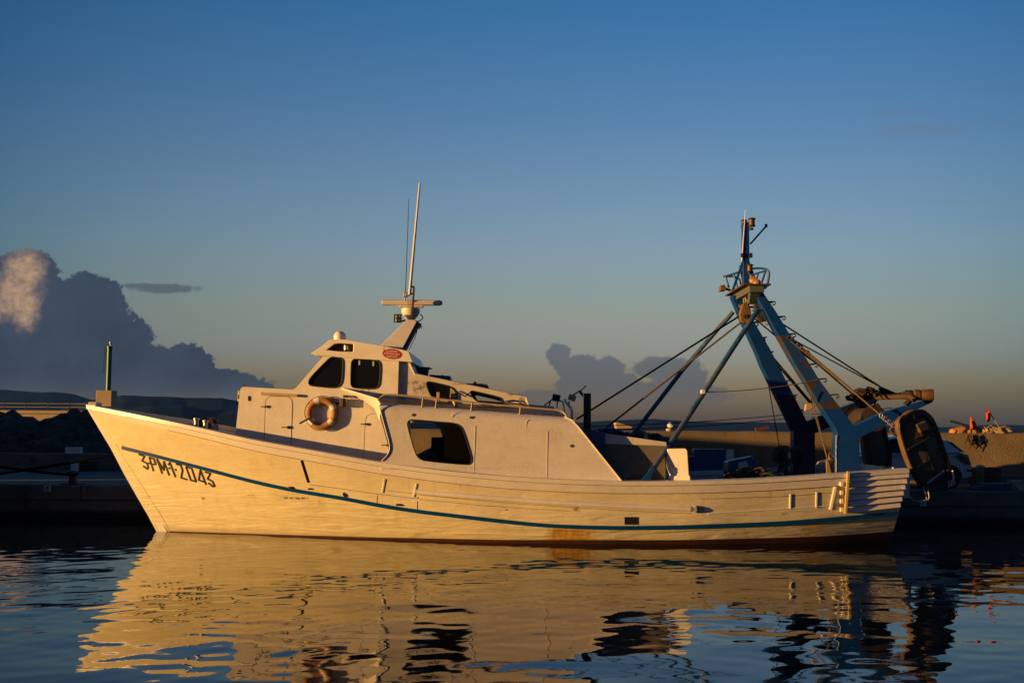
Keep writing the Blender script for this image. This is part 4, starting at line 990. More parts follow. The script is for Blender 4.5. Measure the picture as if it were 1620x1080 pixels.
for k in range(7): b.tube([P(661, 509, -.1), P(661 + rnd.uniform(0, 6), 513, -.1 + rnd.uniform(-.1, .1)), P(662 + rnd.uniform(-3, 7), 518.5 + rnd.uniform(-2, 2), -.1 + rnd.uniform(-.12, .12))], .008, 5)
b.build('rope_ends', M['rope'], boat)

# lifebuoy hung on the house side: a thing of its own
lc = P(509, 653.4, yw(509) - .085)
lr = thing('lifebuoy', (lc.x, lc.y, lc.z), 'faded orange lifebuoy ring hanging on the white deckhouse side', 'lifebuoy')
tl = Matrix.Rotation(R(-5), 3, 'Z') 
def ringpt(t, r, d=0): return lc + tl @ Vector((math.cos(t) * r, d, math.sin(t) * r))
b = MB(); rws = []
for i in range(64):
    t = i / 64 * 2 * math.pi
    rws.append([ringpt(t, .285 + .075 * math.cos(a), .062 * math.sin(a)) for a in [k / 14 * 2 * math.pi for k in range(14)]])
b.loft(rws + [rws[0]], closed=True); b.build('ring', M['ring'], lr, smooth=True, angle=180)
for t0 in (R(112), R(28), R(-42), R(-140)):
    b = MB(); b.loft([[ringpt(t0 + (k - 3) * .065, .285 + .080 * math.cos(a), .067 * math.sin(a)) for a in [j / 14 * 2 * math.pi for j in range(14)]] for k in range(7)], closed=True); b.build('band', M['band'], lr, smooth=True)
b = MB(); pts = []
for i in range(97):
    t = i / 96 * 2 * math.pi + R(28); pts.append(ringpt(t, .364 + .014 * abs(math.sin(t * 2 - R(56))), -.01))
b.tube(pts, .010, 5); b.build('grab_line', M['rope'], lr)
b = MB(); b.bar(P(473.5, 669.8, yw(473) - .30), P(491, 660.2, yw(491) - .14), .035); b.bar(P(491, 660.2, yw(491) - .14), P(491, 661, yw(491)), .03); b.build('holder_bracket', M['wood'], boat)
b = MB(); b.bar(P(525, 669, yw(525) - .09), P(528, 671, yw(528)), .03); b.build('holder_bracket', M['wood'], boat)
c = P(542.5, 636, yw(542) - .10); b = MB(); b.lathe(c + Vector((0, 0, -.10)), [(.04, 0), (.058, .02), (.058, .16), (.04, .185)], 14); b.box(c + Vector((.05, .05, .13)), (.09, .16, .05)); wlmp = b.build('wall_lamp', M['darkrust'], boat, smooth=True)
b = MB()
for k in range(8): b.tube([c + Vector((math.cos(k * .785) * .066, math.sin(k * .785) * .066, -.09)), c + Vector((math.cos(k * .785) * .066, math.sin(k * .785) * .066, .08))], .007, 5)
b.build('guard', M['brass'], wlmp)

# ------------------------------------------------------------------ working deck aft of the shelter
YC = -1.95
cas = [(925, 678), (945, 684), (1053, 699.5), (1054, 770), (925, 770)]
b = MB(); b.prism(PP(cas, YC), (0, 3.3, 0)); eng = b.build('engine_casing', M['peel'], boat, bevel=.02)
b = MB(); b.prism(PP([(945, 683.5), (1055, 699), (1056, 705.5), (945, 701.5)], YC - .03), (0, 3.36, 0)); b.build('casing_lid', M['white_worn'], boat, bevel=.015)
b = MB(); b.prism(PP([(934, 679.5), (957, 683.5), (955, 770), (934, 770)], YC - .09), (0, .08, 0)); b.build('casing_step', M['steelblue'], boat, bevel=.01)
pn = [P(a, d, -2.17 + .004 * (1092 - a)) for a, d in [(1055.5, 709.5), (1084, 709), (1087.5, 712), (1090, 752), (1092, 770), (1062, 770), (1060, 752), (1056, 741), (1055, 735)]]
b = MB(); b.prism(pn, (0, .07, 0)); b.build('bulwark_screen', M['white'], boat, bevel=.012)
b = MB(); b.prism([P(a, d, -2.20 + .004 * (1092 - a)) for a, d in [(1058, 752.5), (1091.5, 752), (1093, 770), (1058, 770)]], (0, .03, 0)); b.build('screen_foot', M['white'], boat, bevel=.008)
b = MB(); b.box(P(1053, 731, -1.8), (.07, .06, .26)); b.build('slot', M['letter'], boat)
b = MB(); b.lathe(Vector((P(929, 680, -.3).x, -.3, P(929, 690, -.3).z)), [(.088, 0), (.088, (P(929, 622, -.3).z - P(929, 690, -.3).z))], 18); b.build('exhaust_pipe', M['black'], boat, smooth=True)
b = MB(); b.tube([P(922, 627, -.3), P(917, 618, -.25), P(905, 626, -.35)], .018, 6); b.tube([P(918, 619, -.25), P(927.5, 609.5, -.25)], .012, 6); b.tube([P(917, 618, -.25), P(921, 624, -.28)], .035, 6); b.build('aerial', M['black'], boat)
# floodlights on the shelter roof
def flood(name, c, mat, sc=1.0, rot=0):
    b = MB(); Rm = Matrix.Rotation(R(rot), 3, 'Y'); b.box(c, (.17 * sc, .14, .13 * sc), Rm); o = b.build(name, mat, boat, bevel=.015)
    b = MB(); b.box(c + Vector((.0, -.076, 0)), (.14 * sc, .01, .10 * sc), Rm); b.build('lens', M['glass'] if mat is M['black'] else M['tan'], o)
    return o
flood('floodlight', P(880, 628.5, -.6), M['black'], 1.05, 12)
b = MB()
for a, c in (((861, 641.5), (874, 631)), ((871, 633.5), (868.5, 643)), ((882, 633.5), (881, 645)), ((874, 633), (890, 634.5)), ((890, 634.5), (893, 648))): b.tube([P(*a, -.6), P(*c, -.6)], .015, 6)
b.build('lamp_frame', M['black'], boat)
flood('floodlight', P(905, 629, -.8), M['tan'], 1.0, 20)
b = MB(); b.tube([P(893.5, 631, -.9), P(895, 636, -.9), P(903, 645, -.9), P(905, 652, -.9), P(904.5, 664, -.9)], .028, 8); b.tube([P(892, 640, -.9), P(893.5, 655, -.9)], .015, 6); b.build('vent_pipe', M['white'], boat, smooth=True)
b = MB(); b.bar(P(900, 634, -.8), P(901, 645, -.8), .03); b.build('lamp_stem', M['black'], boat)

# gear heaped on the casing: a thing of its own
gp = P(980, 684, -.6); gh = thing('net_gear', gp, 'dark heap of ropes and floats on top of the engine casing', 'fishing gear'); rnd = random.Random(8)
b = MB()
for px, py, s in ((962, 682, .14), (973, 684.5, .13), (985, 687, .12), (995, 688, .09)): b.ball(P(px, py, -1.1), s, sc=(1.5, 1.4, .62), jit=.5, seed=px, lv=3)
b.build('folded_net', M['navy'], gh, smooth=True)
b = MB()
for px, py, s in ((1007, 690.5, .1), (1013, 688, .12), (1029, 693, .13), (1037, 692, .12), (1046, 696, .11), (1052, 697, .09)): b.ball(P(px, py, -1.2), s, sc=(1.3, 1.4, .8), jit=.6, seed=px, lv=3)
b.build('float_pile', M['black'], gh, smooth=True)
b = MB(); b.lathe(P(1022, 694, -1.3), [(.07, 0), (.075, .12), (.04, .14)], 14); b.build('canister', M['tan'], gh, smooth=True)
b = MB()
for k in range(14):
    a = P(1000 + k * 4 + rnd.uniform(-3, 3), 690 + k * .7, -1.3); b.tube(chaikin([a, a + Vector((rnd.uniform(-.1, .15), rnd.uniform(-.1, .1), rnd.uniform(.02, .1))), a + Vector((rnd.uniform(0, .25), 0, -.02))], 2, False), .012, 5)
b.build('rope_tangle', M['darkrust'], gh)
# ------------------------------------------------------------------ stern gantry (part of the boat)
def yg(py, side=-1):                                    # the legs lean inboard towards the top
    t = min(max((690 - py) / (690 - 462), 0), 1); return side * (1.72 - .98 * t)
def gpoly(lst, side): return [P(px, py, yg(py, side)) for px, py in lst]
def slab(poly, side, th=.34):                           # traced outline given its thickness inboard
    return MB().prism(gpoly(poly, side), (0, -side * th, 0))
leg_n = [(1321.5, 760), (1323, 700), (1325, 686), (1322, 678), (1285.5, 622), (1250, 563), (1226, 520), (1207, 486), (1194, 464), (1206.5, 462), (1228, 493), (1253, 533), (1276, 567), (1296, 600), (1322, 635), (1350.5, 672.5), (1360, 692), (1360, 760)]
leg_n_low = [(1321.5, 764), (1323, 700), (1325, 686), (1322, 678), (1302.5, 648), (1331, 646.7), (1350.5, 672.5), (1360.5, 676), (1360, 692), (1360, 764)]
leg_n_mid = [(1302.5, 648), (1285.5, 622), (1250, 563), (1232, 531), (1248, 526), (1253, 533), (1276, 567), (1296, 600), (1322, 635), (1331, 646.7)]
leg_n_top = [(1232, 531), (1226, 520), (1207, 486), (1193.5, 463), (1206.5, 461), (1228, 493), (1248, 526)]
arm_n = [(1349, 675), (1397.5, 652), (1475.7, 630), (1476.5, 635.5), (1455, 645.5), (1395, 675), (1360, 692)]
gn = slab(leg_n_low, -1).build('gantry_post', M['blue'], boat, bevel=.012)
slab(leg_n_mid, -1).build('gantry_leg', M['blue_rust'], boat, bevel=.012, label='rust-streaked near leg of the blue gantry')
slab(leg_n_top, -1).build('gantry_leg', M['blue'], boat, bevel=.012)
slab(arm_n, -1, .30).build('gantry_arm', M['blue'], boat, bevel=.012)
leg_f = [(1249, 764), (1250, 682), (1240, 661), (1200, 578.5), (1193, 560), (1170, 510), (1153.5, 471), (1166, 470), (1176, 490), (1213, 553), (1240, 606), (1270, 665), (1283.5, 684), (1283.5, 764)]
leg_f_low = [(1249, 764), (1250, 682), (1240, 661), (1223, 626), (1250, 625), (1270, 665), (1283.5, 684), (1283.5, 764)]
leg_f_top = [(1223, 626), (1200, 578.5), (1193, 560), (1170, 510), (1153.5, 470), (1166, 468), (1176, 490), (1213, 553), (1240, 606), (1250, 625)]
arm_f = [(1271, 667), (1310, 651), (1392, 620), (1394, 626), (1350, 657), (1284, 685)]
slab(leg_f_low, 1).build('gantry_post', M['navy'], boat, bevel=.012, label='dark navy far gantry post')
slab(leg_f_top, 1).build('gantry_leg', M['blue'], boat, bevel=.012)
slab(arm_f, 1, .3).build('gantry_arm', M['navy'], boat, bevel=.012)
# weld bead and chips along the near post
b = MB(); rnd = random.Random(2)
for k in range(26):
    py = 690 + k * 2.2; b.box(P(1322.6 + rnd.uniform(-.4, .5), py, -1.725), (.02, .012, rnd.uniform(.015, .035)))
b.build('paint_chips', M['paper'], boat)
# steps
def rung(px, py, side, ln=10):
    y = yg(py, side) - side * -.0; a = P(px, py, y - .03 * -side)
    b = MB(); b.tube(chaikin([a + Vector((-.03, 0, 0)), P(px + ln, py - 1, y), P(px + ln + 2, py + 2, y), P(px + ln, py + 5, y), P(px + ln - 3, py + 3.5, y)], 1, False), .014, 6)
    b.tube([a + Vector((-.03, -side * .26, 0)), P(px + ln, py - 1, y) + Vector((0, -side * .26, 0))], .014, 6); b.tube([P(px + ln, py - 1, y), P(px + ln, py - 1, y) + Vector((0, -side * .26, 0))], .014, 6)
    b.build('step', M['black'], boat)
for px, py in ((1215, 477.5), (1231, 501), (1247, 528.5), (1282, 576), (1296, 599.5), (1315.5, 624.5)): rung(px, py, -1)
for px, py in ((1184, 487), (1190, 511), (1201, 535.5), (1212, 558), (1223, 580), (1236, 603.5), (1249, 626), (1261, 649)): rung(px, py, 1, 8)
# top platform
pt = [(1150, 466), (1164, 477), (1194, 465.5), (1213, 456.5), (1212, 452), (1196, 454.5)]
x0 = P(1199, 460, -.85).x; z0 = P(1205, 462, -.85).z
b = MB(); b.box((x0 - .06, 0, z0 + .06), (.34, 2.0, .16)); b.prism([(x0 - .2, -.98, z0), (x0 + .08, -.98, z0), (x0 + .02, -.55, z0 - .22), (x0 - .14, -.55, z0 - .22)], (0, .25, 0)); b.prism([(x0 - .2, .98, z0), (x0 + .08, .98, z0), (x0 + .02, .55, z0 - .22), (x0 - .14, .55, z0 - .22)], (0, -.25, 0))
b.build('gantry_head', M['faded'], boat, bevel=.015)
b = MB(); b.box((x0 - .06, 0, z0 + .15), (.62, 2.15, .03)); b.build('platform', M['rust'], boat)
zr = z0 + .16
mx = x0 - .09
zm0, zm1 = zr, P(1184, 352, 0).z
b = MB(); b.box((mx, 0, (zm0 + zm1) / 2), (.15, .19, zm1 - zm0)); b.build('top_mast', M['blue'], boat, bevel=.012)
b = MB(); b.bar((mx - .3, 0, zm0), (mx - .03, 0, zm0 + .75), .05); b.bar((mx + .3, 0, zm0), (mx + .03, 0, zm0 + .75), .05); b.build('mast_stay', M['blue'], boat)
b = MB(); b.tube([P(1187, 386, 0), P(1212, 358, 0)], .022, 7); b.lathe(P(1212, 358, 0), [(.035, -.02), (.035, .05)], 8); b.build('mast_branch', M['blue'], boat)
b = MB(); b.tube([P(1173.5, 414, -.1), P(1179.5, 332, -.1)], .018, 6, r1=.010); b.build('whip_antenna', M['paper'], boat)
b = MB(); b.box(P(1174, 404, -.1), (.05, .06, .1)); b.box(P(1187.5, 404, -.1), (.07, .1, .1)); b.build('antenna_bracket', M['black'], boat)
def lantern(px, py, y, s=1.0):
    c = P(px, py, y); b = MB(); b.lathe(c + Vector((0, 0, -.085 * s)), [(.075 * s, 0), (.075 * s, .025), (.055 * s, .03), (.055 * s, .14 * s), (.08 * s, .15 * s), (.08 * s, .17 * s), (.03, .19 * s)], 14); o = b.build('navigation_light', M['darkrust'], boat, smooth=True)
    b = MB(); b.lathe(c + Vector((0, 0, -.055 * s)), [(.062 * s, 0), (.062 * s, .11 * s)], 14); b.build('lens', M['amber'], o, smooth=True)
lantern(1177, 354, .15, 1); lantern(1189.5, 352, -.15, 1.1); lantern(1173, 425, .2, .8); lantern(1186.5, 424.5, -.2, 1.0)
b = MB(); b.bar(P(1176, 362, .1), P(1190, 362, -.1), .1, .05); b.bar(P(1173, 432, .1), P(1188, 432, -.1), .1, .05); b.build('lamp_bracket', M['darkrust'], boat)
# basket rail on the platform
b = MB(); hb_, hw_ = .50, 1.05
loop = chaikin([(x0 - .50, -hw_, zr + hb_), (x0 + .40, -hw_ - .05, zr + hb_), (x0 + .46, 0, zr + hb_), (x0 + .40, hw_ + .05, zr + hb_), (x0 - .50, hw_, zr + hb_), (x0 - .56, 0, zr + hb_)], 2)
for (px0, py0, px1, py1, y) in ((1148, 437, 1153, 455, .9), (1161, 434, 1168, 459, .75), (1171, 431, 1176, 456, .3), (1190, 434.5, 1187, 452, -.2), (1199, 432.5, 1196, 448, -.5), (1211, 429, 1204, 450, -.85)):
    b.tube([P(px0, py0, y), P(px1, py1, y)], .024, 7)
b.tube(chaikin([P(1145, 437.5, 1.0), P(1160, 433.5, .8), P(1173, 429, .4), P(1194, 424, -.3), P(1208, 424.5, -.9), P(1216, 427.5, -1.0), P(1217, 436, -1.0), P(1213, 455, -1.0), P(1207, 456, -1.0)], 2, False), .026, 8)
b.tube(chaikin([P(1145, 437.5, 1.0), P(1163, 437, .9), P(1170, 441, .6), P(1172, 450, .5)], 2, False), .022, 7)
b.tube([P(1188, 435, -.2), P(1211, 428.5, -.85)], .022, 7)
b.build('basket_rail', M['blue'], boat, smooth=True)
c = P(1145, 456, .9); b = MB(); b.prism([P(1140, 451, .85), P(1147, 450, .85), P(1149.5, 456, .85), P(1149, 459, .85), P(1139.5, 460.5, .85)], (0, .25, 0)); fl = b.build('floodlight', M['brass'], boat, bevel=.015)
b = MB(); b.bar(P(1149, 457, 1), P(1158, 460, .9), .06); b.build('bracket', M['black'], fl)
for (px, py, y) in ((1194.5, 445, -.6), (1200, 448.5, -.7)):
    b = MB(); b.lathe(P(px, py, y), [(.03, 0), (.085, .05), (.085, .14), (.05, .16)], 12, axis=(-.6, -.7, .2)); b.build('floodlight', M['brass'], boat, smooth=True)
# hanging blocks
def hang(px, py0, px1, py1, y, mat):
    top, c = P(px, py0, y), P(px1, py1, y); up = (top - c); ln = up.length
    d = up.normalized(); s = Vector((d.z, 0, -d.x))
    b = MB(); pol = [c + s * w + d * h for w, h in ((-.10, .33), (-.13, .22), (-.17, .03), (-.15, -.1), (-.07, -.18), (.07, -.18), (.15, -.1), (.17, .03), (.13, .22), (.10, .33), (.04, .4), (-.04, .4))]
    pol = [p * 1 for p in pol]; b.prism([p + Vector((0, -.07, 0)) for p in [c + (q - c) * .85 for q in pol]], (0, .14, 0)); o = b.build('pulley_block', mat, boat, bevel=.03)
    b = MB(); b.lathe(c + Vector((0, -.09, 0)), [(.05, 0), (.05, .18)], 12, axis=(0, 1, 0)); b.build('sheave_pin', M['darkrust'], o)
    b = MB()
    for k in range(3):
        f = k / 2; q = c + d * (.36 + (ln - .36) * f * .8); b.tube([q + (s * math.cos(a) * .045 if k % 2 else Vector((0, math.cos(a) * .045, 0))) + d * math.sin(a) * .065 for a in [j * .785 for j in range(8)]], .016, 6, closed=True)
    b.build('shackle', M['galv'], o)
hang(1179.5, 474, 1178.5, 501, -.1, M['brass']); hang(1194, 476, 1206, 499, -.45, M['darkrust'])
b = MB(); b.prism([P(1174, 471, -.1), P(1187, 469, -.1), P(1180, 480, -.1)], (0, .06, 0)); b.prism([P(1188, 468, -.4), P(1199, 469, -.4), P(1197, 478, -.4), P(1192, 476, -.4)], (0, .06, 0)); b.build('lug_plate', M['rust'], boat)
b = MB(); b.tube([P(1213, 507.5, -.5) + Vector((math.cos(a) * .06, 0, math.sin(a) * .09)) for a in [j * .785 for j in range(8)]], .018, 6, closed=True); b.build('shackle', M['galv'], boat)
# raking struts from the rail to the head
def strut(pts, r, foot):
    b = MB(); b.tube(pts, r, 10); o = b.build('strut', M['steelblue'], boat, smooth=True)
    if foot: MB().prism(foot, (0, .05, 0)).build('strut_foot', M['blue'], o, bevel=.01)
strut([P(1031, 745, -2.2), P(1090, 657, -1.55), P(1148, 568, -1.1), P(1199, 490, -.75)], .058, PP([(1010, 764), (1027, 764), (1036, 739), (1031.5, 736), (1024, 748)], -2.24))
strut([P(996, 694, 1.7), P(1080, 585, 1.2), P(1140, 515, .9), P(1150, 505, .85), P(1160, 493, .8)], .055, None)
b = MB(); b.box(P(1112.5, 619.5, -1.42), (.12, .12, .10)); b.build('lashing', M['paper'], boat, bevel=.03)
# cables
def cable(a, c, r=.014, mat='darkrope', sag=0.0, name='cable', n=10):
    a, c = Vector(a), Vector(c); b = MB(); b.tube([a.lerp(c, i / n) + Vector((0, 0, -sag * 4 * (i / n) * (1 - i / n))) for i in range(n + 1)], r, 6); return b.build(name, M[mat], boat, smooth=True)
cable(P(912, 663, -.2), P(1171, 499, -.1), .022)
cable(P(950, 683, -.4), P(1177, 506, -.1), .022, 'rope', name='rope')
cable(P(1187, 498, -.1), P(1233, 536, -.5), .018)
cable(P(1184, 489, .5), P(1300, 596, -.7), .012) if 0 else None
cable(P(1203, 490, -.6), P(1395, 613, .6), .020); cable(P(1228, 523, -.9), P(1395, 613, .7), .016)
cable(P(1240, 530, -1.0), P(1352, 626, -1.0), .018, 'rope', name='rope'); cable(P(1246, 541, -1.0), P(1330, 603, -1.2), .02, 'rope', name='rope')
cable(P(1265, 546, -1.1), P(1393, 656, -1.75), .022, 'rope', name='tackle')
cable(P(1252, 540, -1.1), P(1365, 632, -1.5), .014, 'rope', name='rope')
cable(P(1209, 553, 1.1), P(1281, 637, .5), .020); cable(P(1213, 553, 1.1), P(1284, 637, .5), .020)
b = MB(); b.prism(PP([(1275, 639), (1285, 637.5), (1287, 645), (1283, 649), (1273, 650)], .5), (0, .1, 0)); b.build('pulley_block', M['tan'], boat, bevel=.02)
cable(P(930, 674, .3), P(1262, 654, 1.5), .009, sag=.05); cable(P(940, 680, .3), P(1262, 660, 1.5), .009, sag=.06)
cable(P(1285, 655, 1.4), P(1412, 645, 1.2), .009); cable(P(1284, 660, 1.4), P(1300, 659, 1.2), .009)
cable(P(1114, 620, -1.42), P(1297, 600.5, -1.35), .011, 'rope', sag=.06, name='rope')
cable(P(1216, 610, 1.2), P(1234, 712, 1.5), .012); cable(P(1277, 580, -1.2), P(1285, 640, -1.3), .010)
cable(P(1285, 640, -1.3), P(1312, 737, -1.6), .012, 'rope', name='rope'); cable(P(1282, 618, -1.5), P(1315, 748, -1.62), .010, 'rope', name='rope')
b = MB(); rnd = random.Random(4)
for k in range(12):
    s = k / 11; c = P(1250 + 32 * s + rnd.uniform(-1.5, 1.5), 536 + 28 * s + rnd.uniform(-1.5, 1.5), -1.05)
    b.tube([c + Vector((math.cos(a) * .055, (k % 2) * math.sin(a) * .04, math.sin(a) * .055)) for a in [j * .785 for j in range(8)]], .014, 6, closed=True)
b.build('chain', M['rust'], boat, smooth=True)
# cross tube over the arms, fairlead drum and blocks
zc = P(1440, 626.5, -1.5).z
a, c = P(1450, 627, -1.45), P(1388, 624.5, 1.35)
b = MB(); b.tube([a, c], .075, 12); b.build('cross_tube', M['blue_rust'], boat, smooth=True)
b = MB(); b.tube(chaikin([P(1357, 629, -.9), P(1400, 628.5, -1.3), P(1437, 626.5, -1.55), P(1444, 628, -1.6), P(1448, 635, -1.62)], 2, False), .055, 10); b.build('hand_bar', M['rust'], boat, smooth=True)
b = MB(); b.bar(P(1355, 627, -.9), P(1445, 624.5, -1.4), .14, .07); b.build('track_beam', M['navy'], boat, bevel=.01)
for (px, py, s) in ((1352, 629, .12), (1362, 620, .11), (1376, 617.5, .10), (1385, 622, .08), (1441, 623.5, .11), (1452, 625, .13)):
    b = MB(); b.ball(P(px, py, -1.2), s, sc=(1.5, 1, .8), jit=.5, seed=int(px), lv=3); b.build('shackle_bundle', M['darkrust'], boat, smooth=True)
d0 = P(1447, 625, -1.5); b = MB(); b.lathe(P(1446, 624.5, -1.5), [(.1, 0), (.125, .02), (.12, .12), (.10, .14), (.12, .17), (.13, .36), (.12, .40), (.03, .41)], 18, axis=(1, -.25, 0)); b.build('warp_drum', M['rust'], boat, smooth=True)
b = MB(); b.prism(PP([(1391, 613), (1395, 611), (1420, 622), (1425, 627), (1415, 628), (1396, 624)], -1.1), (0, .14, 0)); b.build('pulley_block', M['black'], boat, bevel=.03)
b = MB(); b.tube([P(1432, 640, -1.7), P(1440, 633, -1.7)], .06, 8); b.build('arm_bracket', M['darkrust'], boat)
cable(P(1387, 632, -1.0), P(1381, 645, -1.0), .016, name='strop'); cable(P(1357, 632, -1), P(1354, 640, -1), .014, name='strop')
# chain that carries the near otter board
b = MB()
for k in range(7):
    s = k / 6; c = P(1394 + 19 * s, 657 + 15 * s, -1.85); b.tube([c + Vector((math.cos(a) * .035, (k % 2) * math.sin(a) * .03, math.sin(a) * .05)) for a in [j * .785 for j in range(8)]], .012, 6, closed=True)
b.build('chain', M['galv'], boat, smooth=True)
# net drum between the arms
dr = MB(); dc = P(1366, 662, .4)
dr.lathe(dc + Vector((0, -.8, 0)), [(.10, 0), (.30, .02), (.30, .06), (.14, .08), (.22, .3), (.25, .8), (.22, 1.3), (.14, 1.52), (.30, 1.54), (.30, 1.58), (.10, 1.6)], 22, axis=(0, 1, 0)); dr.build('net_drum', M['darkrust'], boat, smooth=True)
b = MB(); b.bar(P(1345, 680, .0), P(1390, 640, .0), .10); b.build('drum_arm', M['darkrust'], boat)

# ------------------------------------------------------------------ otter boards hung at the stern: things of their own
ob = [(1413, 672), (1419, 662.5), (1434, 651), (1456, 646), (1467, 650.5), (1478, 661), (1487, 680), (1500, 714), (1511, 741), (1510.5, 761), (1496.5, 772), (1476, 779), (1461.5, 774), (1450, 759), (1435.5, 737), (1423, 705)]
def otter(name, poly, y, label, dx=0, dy=0):
    base = P(poly[0][0], poly[0][1], y); t = thing(name, base, label, 'trawl door', 'trawl doors at the stern')
    c = sum((P(a, d_, y) for a, d_ in poly), Vector()) / len(poly)
    tilt = Matrix.Rotation(R(14), 3, 'Z')
    out = [c + tilt @ (p - c) for p in chaikin(PP(poly, y), 2)]
    def sc(p, k, dy_): 
        q = c + (p - c) * k; return q + tilt @ Vector((0, dy_, 0))
    n = len(out); b = MB()
    rows = [[sc(p, k, d_ + .10 * (1 - ((p - c).length / 1.0) ** 2 * .4) * 0) for p in out] for k, d_ in ((.80, -.005), (.5, -.035), (.15, -.05))]
    b.loft(rows, closed=True); b.add([sc(p, .15, -.05) for p in out], [tuple(range(n))]); b.build('board_face', M['boardface'], t, smooth=True, angle=60)
    b = MB(); b.loft([[sc(p, k, d_) for p in out] for k, d_ in ((.80, 0), (.83, -.045), (.98, -.05), (1.0, -.02), (1.0, .12), (.96, .14), (.1, .16))], closed=True); b.build('rim', M['boardrim'], t, smooth=True, angle=30)
    b = MB(); m_ = n // 2
    left = sorted(out, key=lambda p: p.x)
    e = MB(); seg = [p for p in out if p.x < c.x - .05 and p.z < c.z + .85 and p.z > c.z - .75]; seg.sort(key=lambda p: -p.z)
    if len(seg) > 3:
        e.loft([[sc(p, 1.008, -.035), sc(p, 1.02, .0), sc(p, 1.02, .11), sc(p, 1.0, .13)] for p in seg]).build('shoe', M['shoe'], t, smooth=True, label='worn tan edge of the board')
    return t, c, tilt
t, c, tilt = otter('otter_board', ob, -1.55, 'near oval trawl door hanging by a chain at the stern, brown face with dark rim')
def onb(px, py, d): 
    p = P(px, py, -1.55); return c + tilt @ (p - c) + tilt @ Vector((0, d, 0))
b = MB(); b.prism([onb(*a, -.05) for a in ((1441, 671.5), (1458, 665.5), (1466, 679), (1449, 684.5))], tilt @ Vector((0, -.10, .0))); b.build('bracket_plate', M['boardface'], t, bevel=.02)
b = MB(); b.prism([onb(*a, -.05) for a in ((1450, 684), (1466, 679), (1465, 686), (1454, 690))], tilt @ Vector((0, -.06, .0))); b.build('bracket_recess', M['boardrim'], t, bevel=.01)
b = MB(); b.bar(onb(1430, 711, -.055), onb(1479, 687, -.055), .06, .04); b.build('cross_bar', M['boardrim'], t, bevel=.01)
b = MB(); b.bar(onb(1463, 764, -.055), onb(1494, 745, -.055), .07, .04); b.build('cross_bar', M['galv'], t, bevel=.01)
for (a0, a1, w) in (((1440, 655), (1480, 752), .018), ((1432, 700), (1486, 676), .012), ((1447, 738), (1496, 716), .018)):
    b = MB(); b.bar(onb(*a0, -.05), onb(*a1, -.05), w, .02); b.build('weld_seam', M['boardrim'], t)
b = MB(); b.tube([onb(1508, 744, -.1), onb(1509, 757, -.12), onb(1506, 764, -.12), onb(1499, 770, -.1)], .022, 7); b.tube([onb(1505, 764, -.12) + Vector((math.cos(a_) * .07, 0, math.sin(a_) * .05)) for a_ in [j * .785 for j in range(8)]], .016, 6, closed=True); b.build('shackle', M['galv'], t, smooth=True)
b = MB(); b.tube([P(1461, 770, -1.7), P(1466, 788, -1.7), P(1468, 791, -1.7), P(1470, 786, -1.7), P(1468, 772, -1.7)], .014, 6); b.tube(chaikin([P(1436, 770, -1.7), P(1440, 790, -1.7), P(1455, 793, -1.7), P(1467, 790, -1.7)], 2, False), .012, 6); b.build('bridle', M['galv'], t, smooth=True)
b = MB(); b.tube([P(1413, 672, -1.6), P(1408, 680, -1.6), P(1417, 690, -1.6)], .03, 8); b.build('lug', M['rust'], t)
ob2 = [(1358, 672), (1362, 655), (1374, 645), (1384, 645), (1393, 656), (1400, 680), (1410, 715), (1412, 735), (1408, 745), (1385, 750), (1366, 750), (1360, 735), (1356, 700)]
ob2 = [(1362, 672), (1366, 658), (1377, 650), (1389, 652), (1398, 664), (1409, 700), (1414, 728), (1410, 744), (1395, 752), (1378, 750), (1368, 735), (1362, 700)]
otter('otter_board', ob2, 1.7, 'far trawl door hanging in shade behind the blue gantry post')

# ------------------------------------------------------------------ loose things on the working deck
c = P(1175, 737, -.9)
tb_ = thing('fish_tub', c, 'tilted blue tub with a pale sheet in it, lying on a heap of nets', 'tub')
b = MB(); o_ = chaikin(PP([(1152, 744), (1153, 730), (1196, 721.5), (1200, 736), (1209, 742), (1205, 752), (1153, 752)], -1.0), 0); b.prism(o_, (0, .62, 0)); b.build('body', M['bluetub'], tb_, bevel=.03)
b = MB(); b.bar(P(1152, 730.5, -1.03), P(1197, 721.5, -1.03), .04); b.build('rim', M['bluetub'], tb_, bevel=.01)
b = MB(); b.prism(PP([(1168, 731.5), (1181, 728.5), (1186, 739.5), (1168, 743)], -1.03), (0, .02, 0)); b.build('pale_sheet', M['paper'], tb_)
b = MB(); b.prism(PP([(1182.5, 728), (1185, 727.5), (1188.5, 738.5), (1186, 739.5)], -1.06), (0, .03, 0)); b.build('batten', M['bluetub'], tb_)
b = MB(); b.prism(PP([(1190.5, 724), (1195, 722.3), (1193, 725), (1190, 725.3)], -1.04), (0, .02, 0)); b.build('handle', M['paper'], tb_)
rnd = random.Random(9)
nh = thing('fishing_net', P(1180, 757, -1.4), 'heap of brown and green fishing net under the tilted blue tub', 'fishing net')
b = MB()
for px, py, s in ((1152, 756, .13), (1165, 752, .18), (1178, 749, .2), (1192, 750, .2), (1203, 754, .16)): b.ball(P(px, py + 2, -1.35), s, sc=(1.4, 1.2, .75), jit=.6, seed=px, lv=3)
for k in range(70):
    px = rnd.uniform(1143, 1210); top = 744 + abs(px - 1182) * .28; a = P(px, rnd.uniform(top, 756), -1.55 + rnd.uniform(-.12, .1))
    d_ = Vector((rnd.uniform(.08, .35), rnd.uniform(-.08, .08), rnd.uniform(-.05, .16))); b.tube(chaikin([a, a + d_ * .5 + Vector((0, 0, .05)), a + d_], 1, False), rnd.uniform(.007, .016), 5)
b.build('brown_mesh', M['brownnet'], nh, smooth=True)
b = MB()
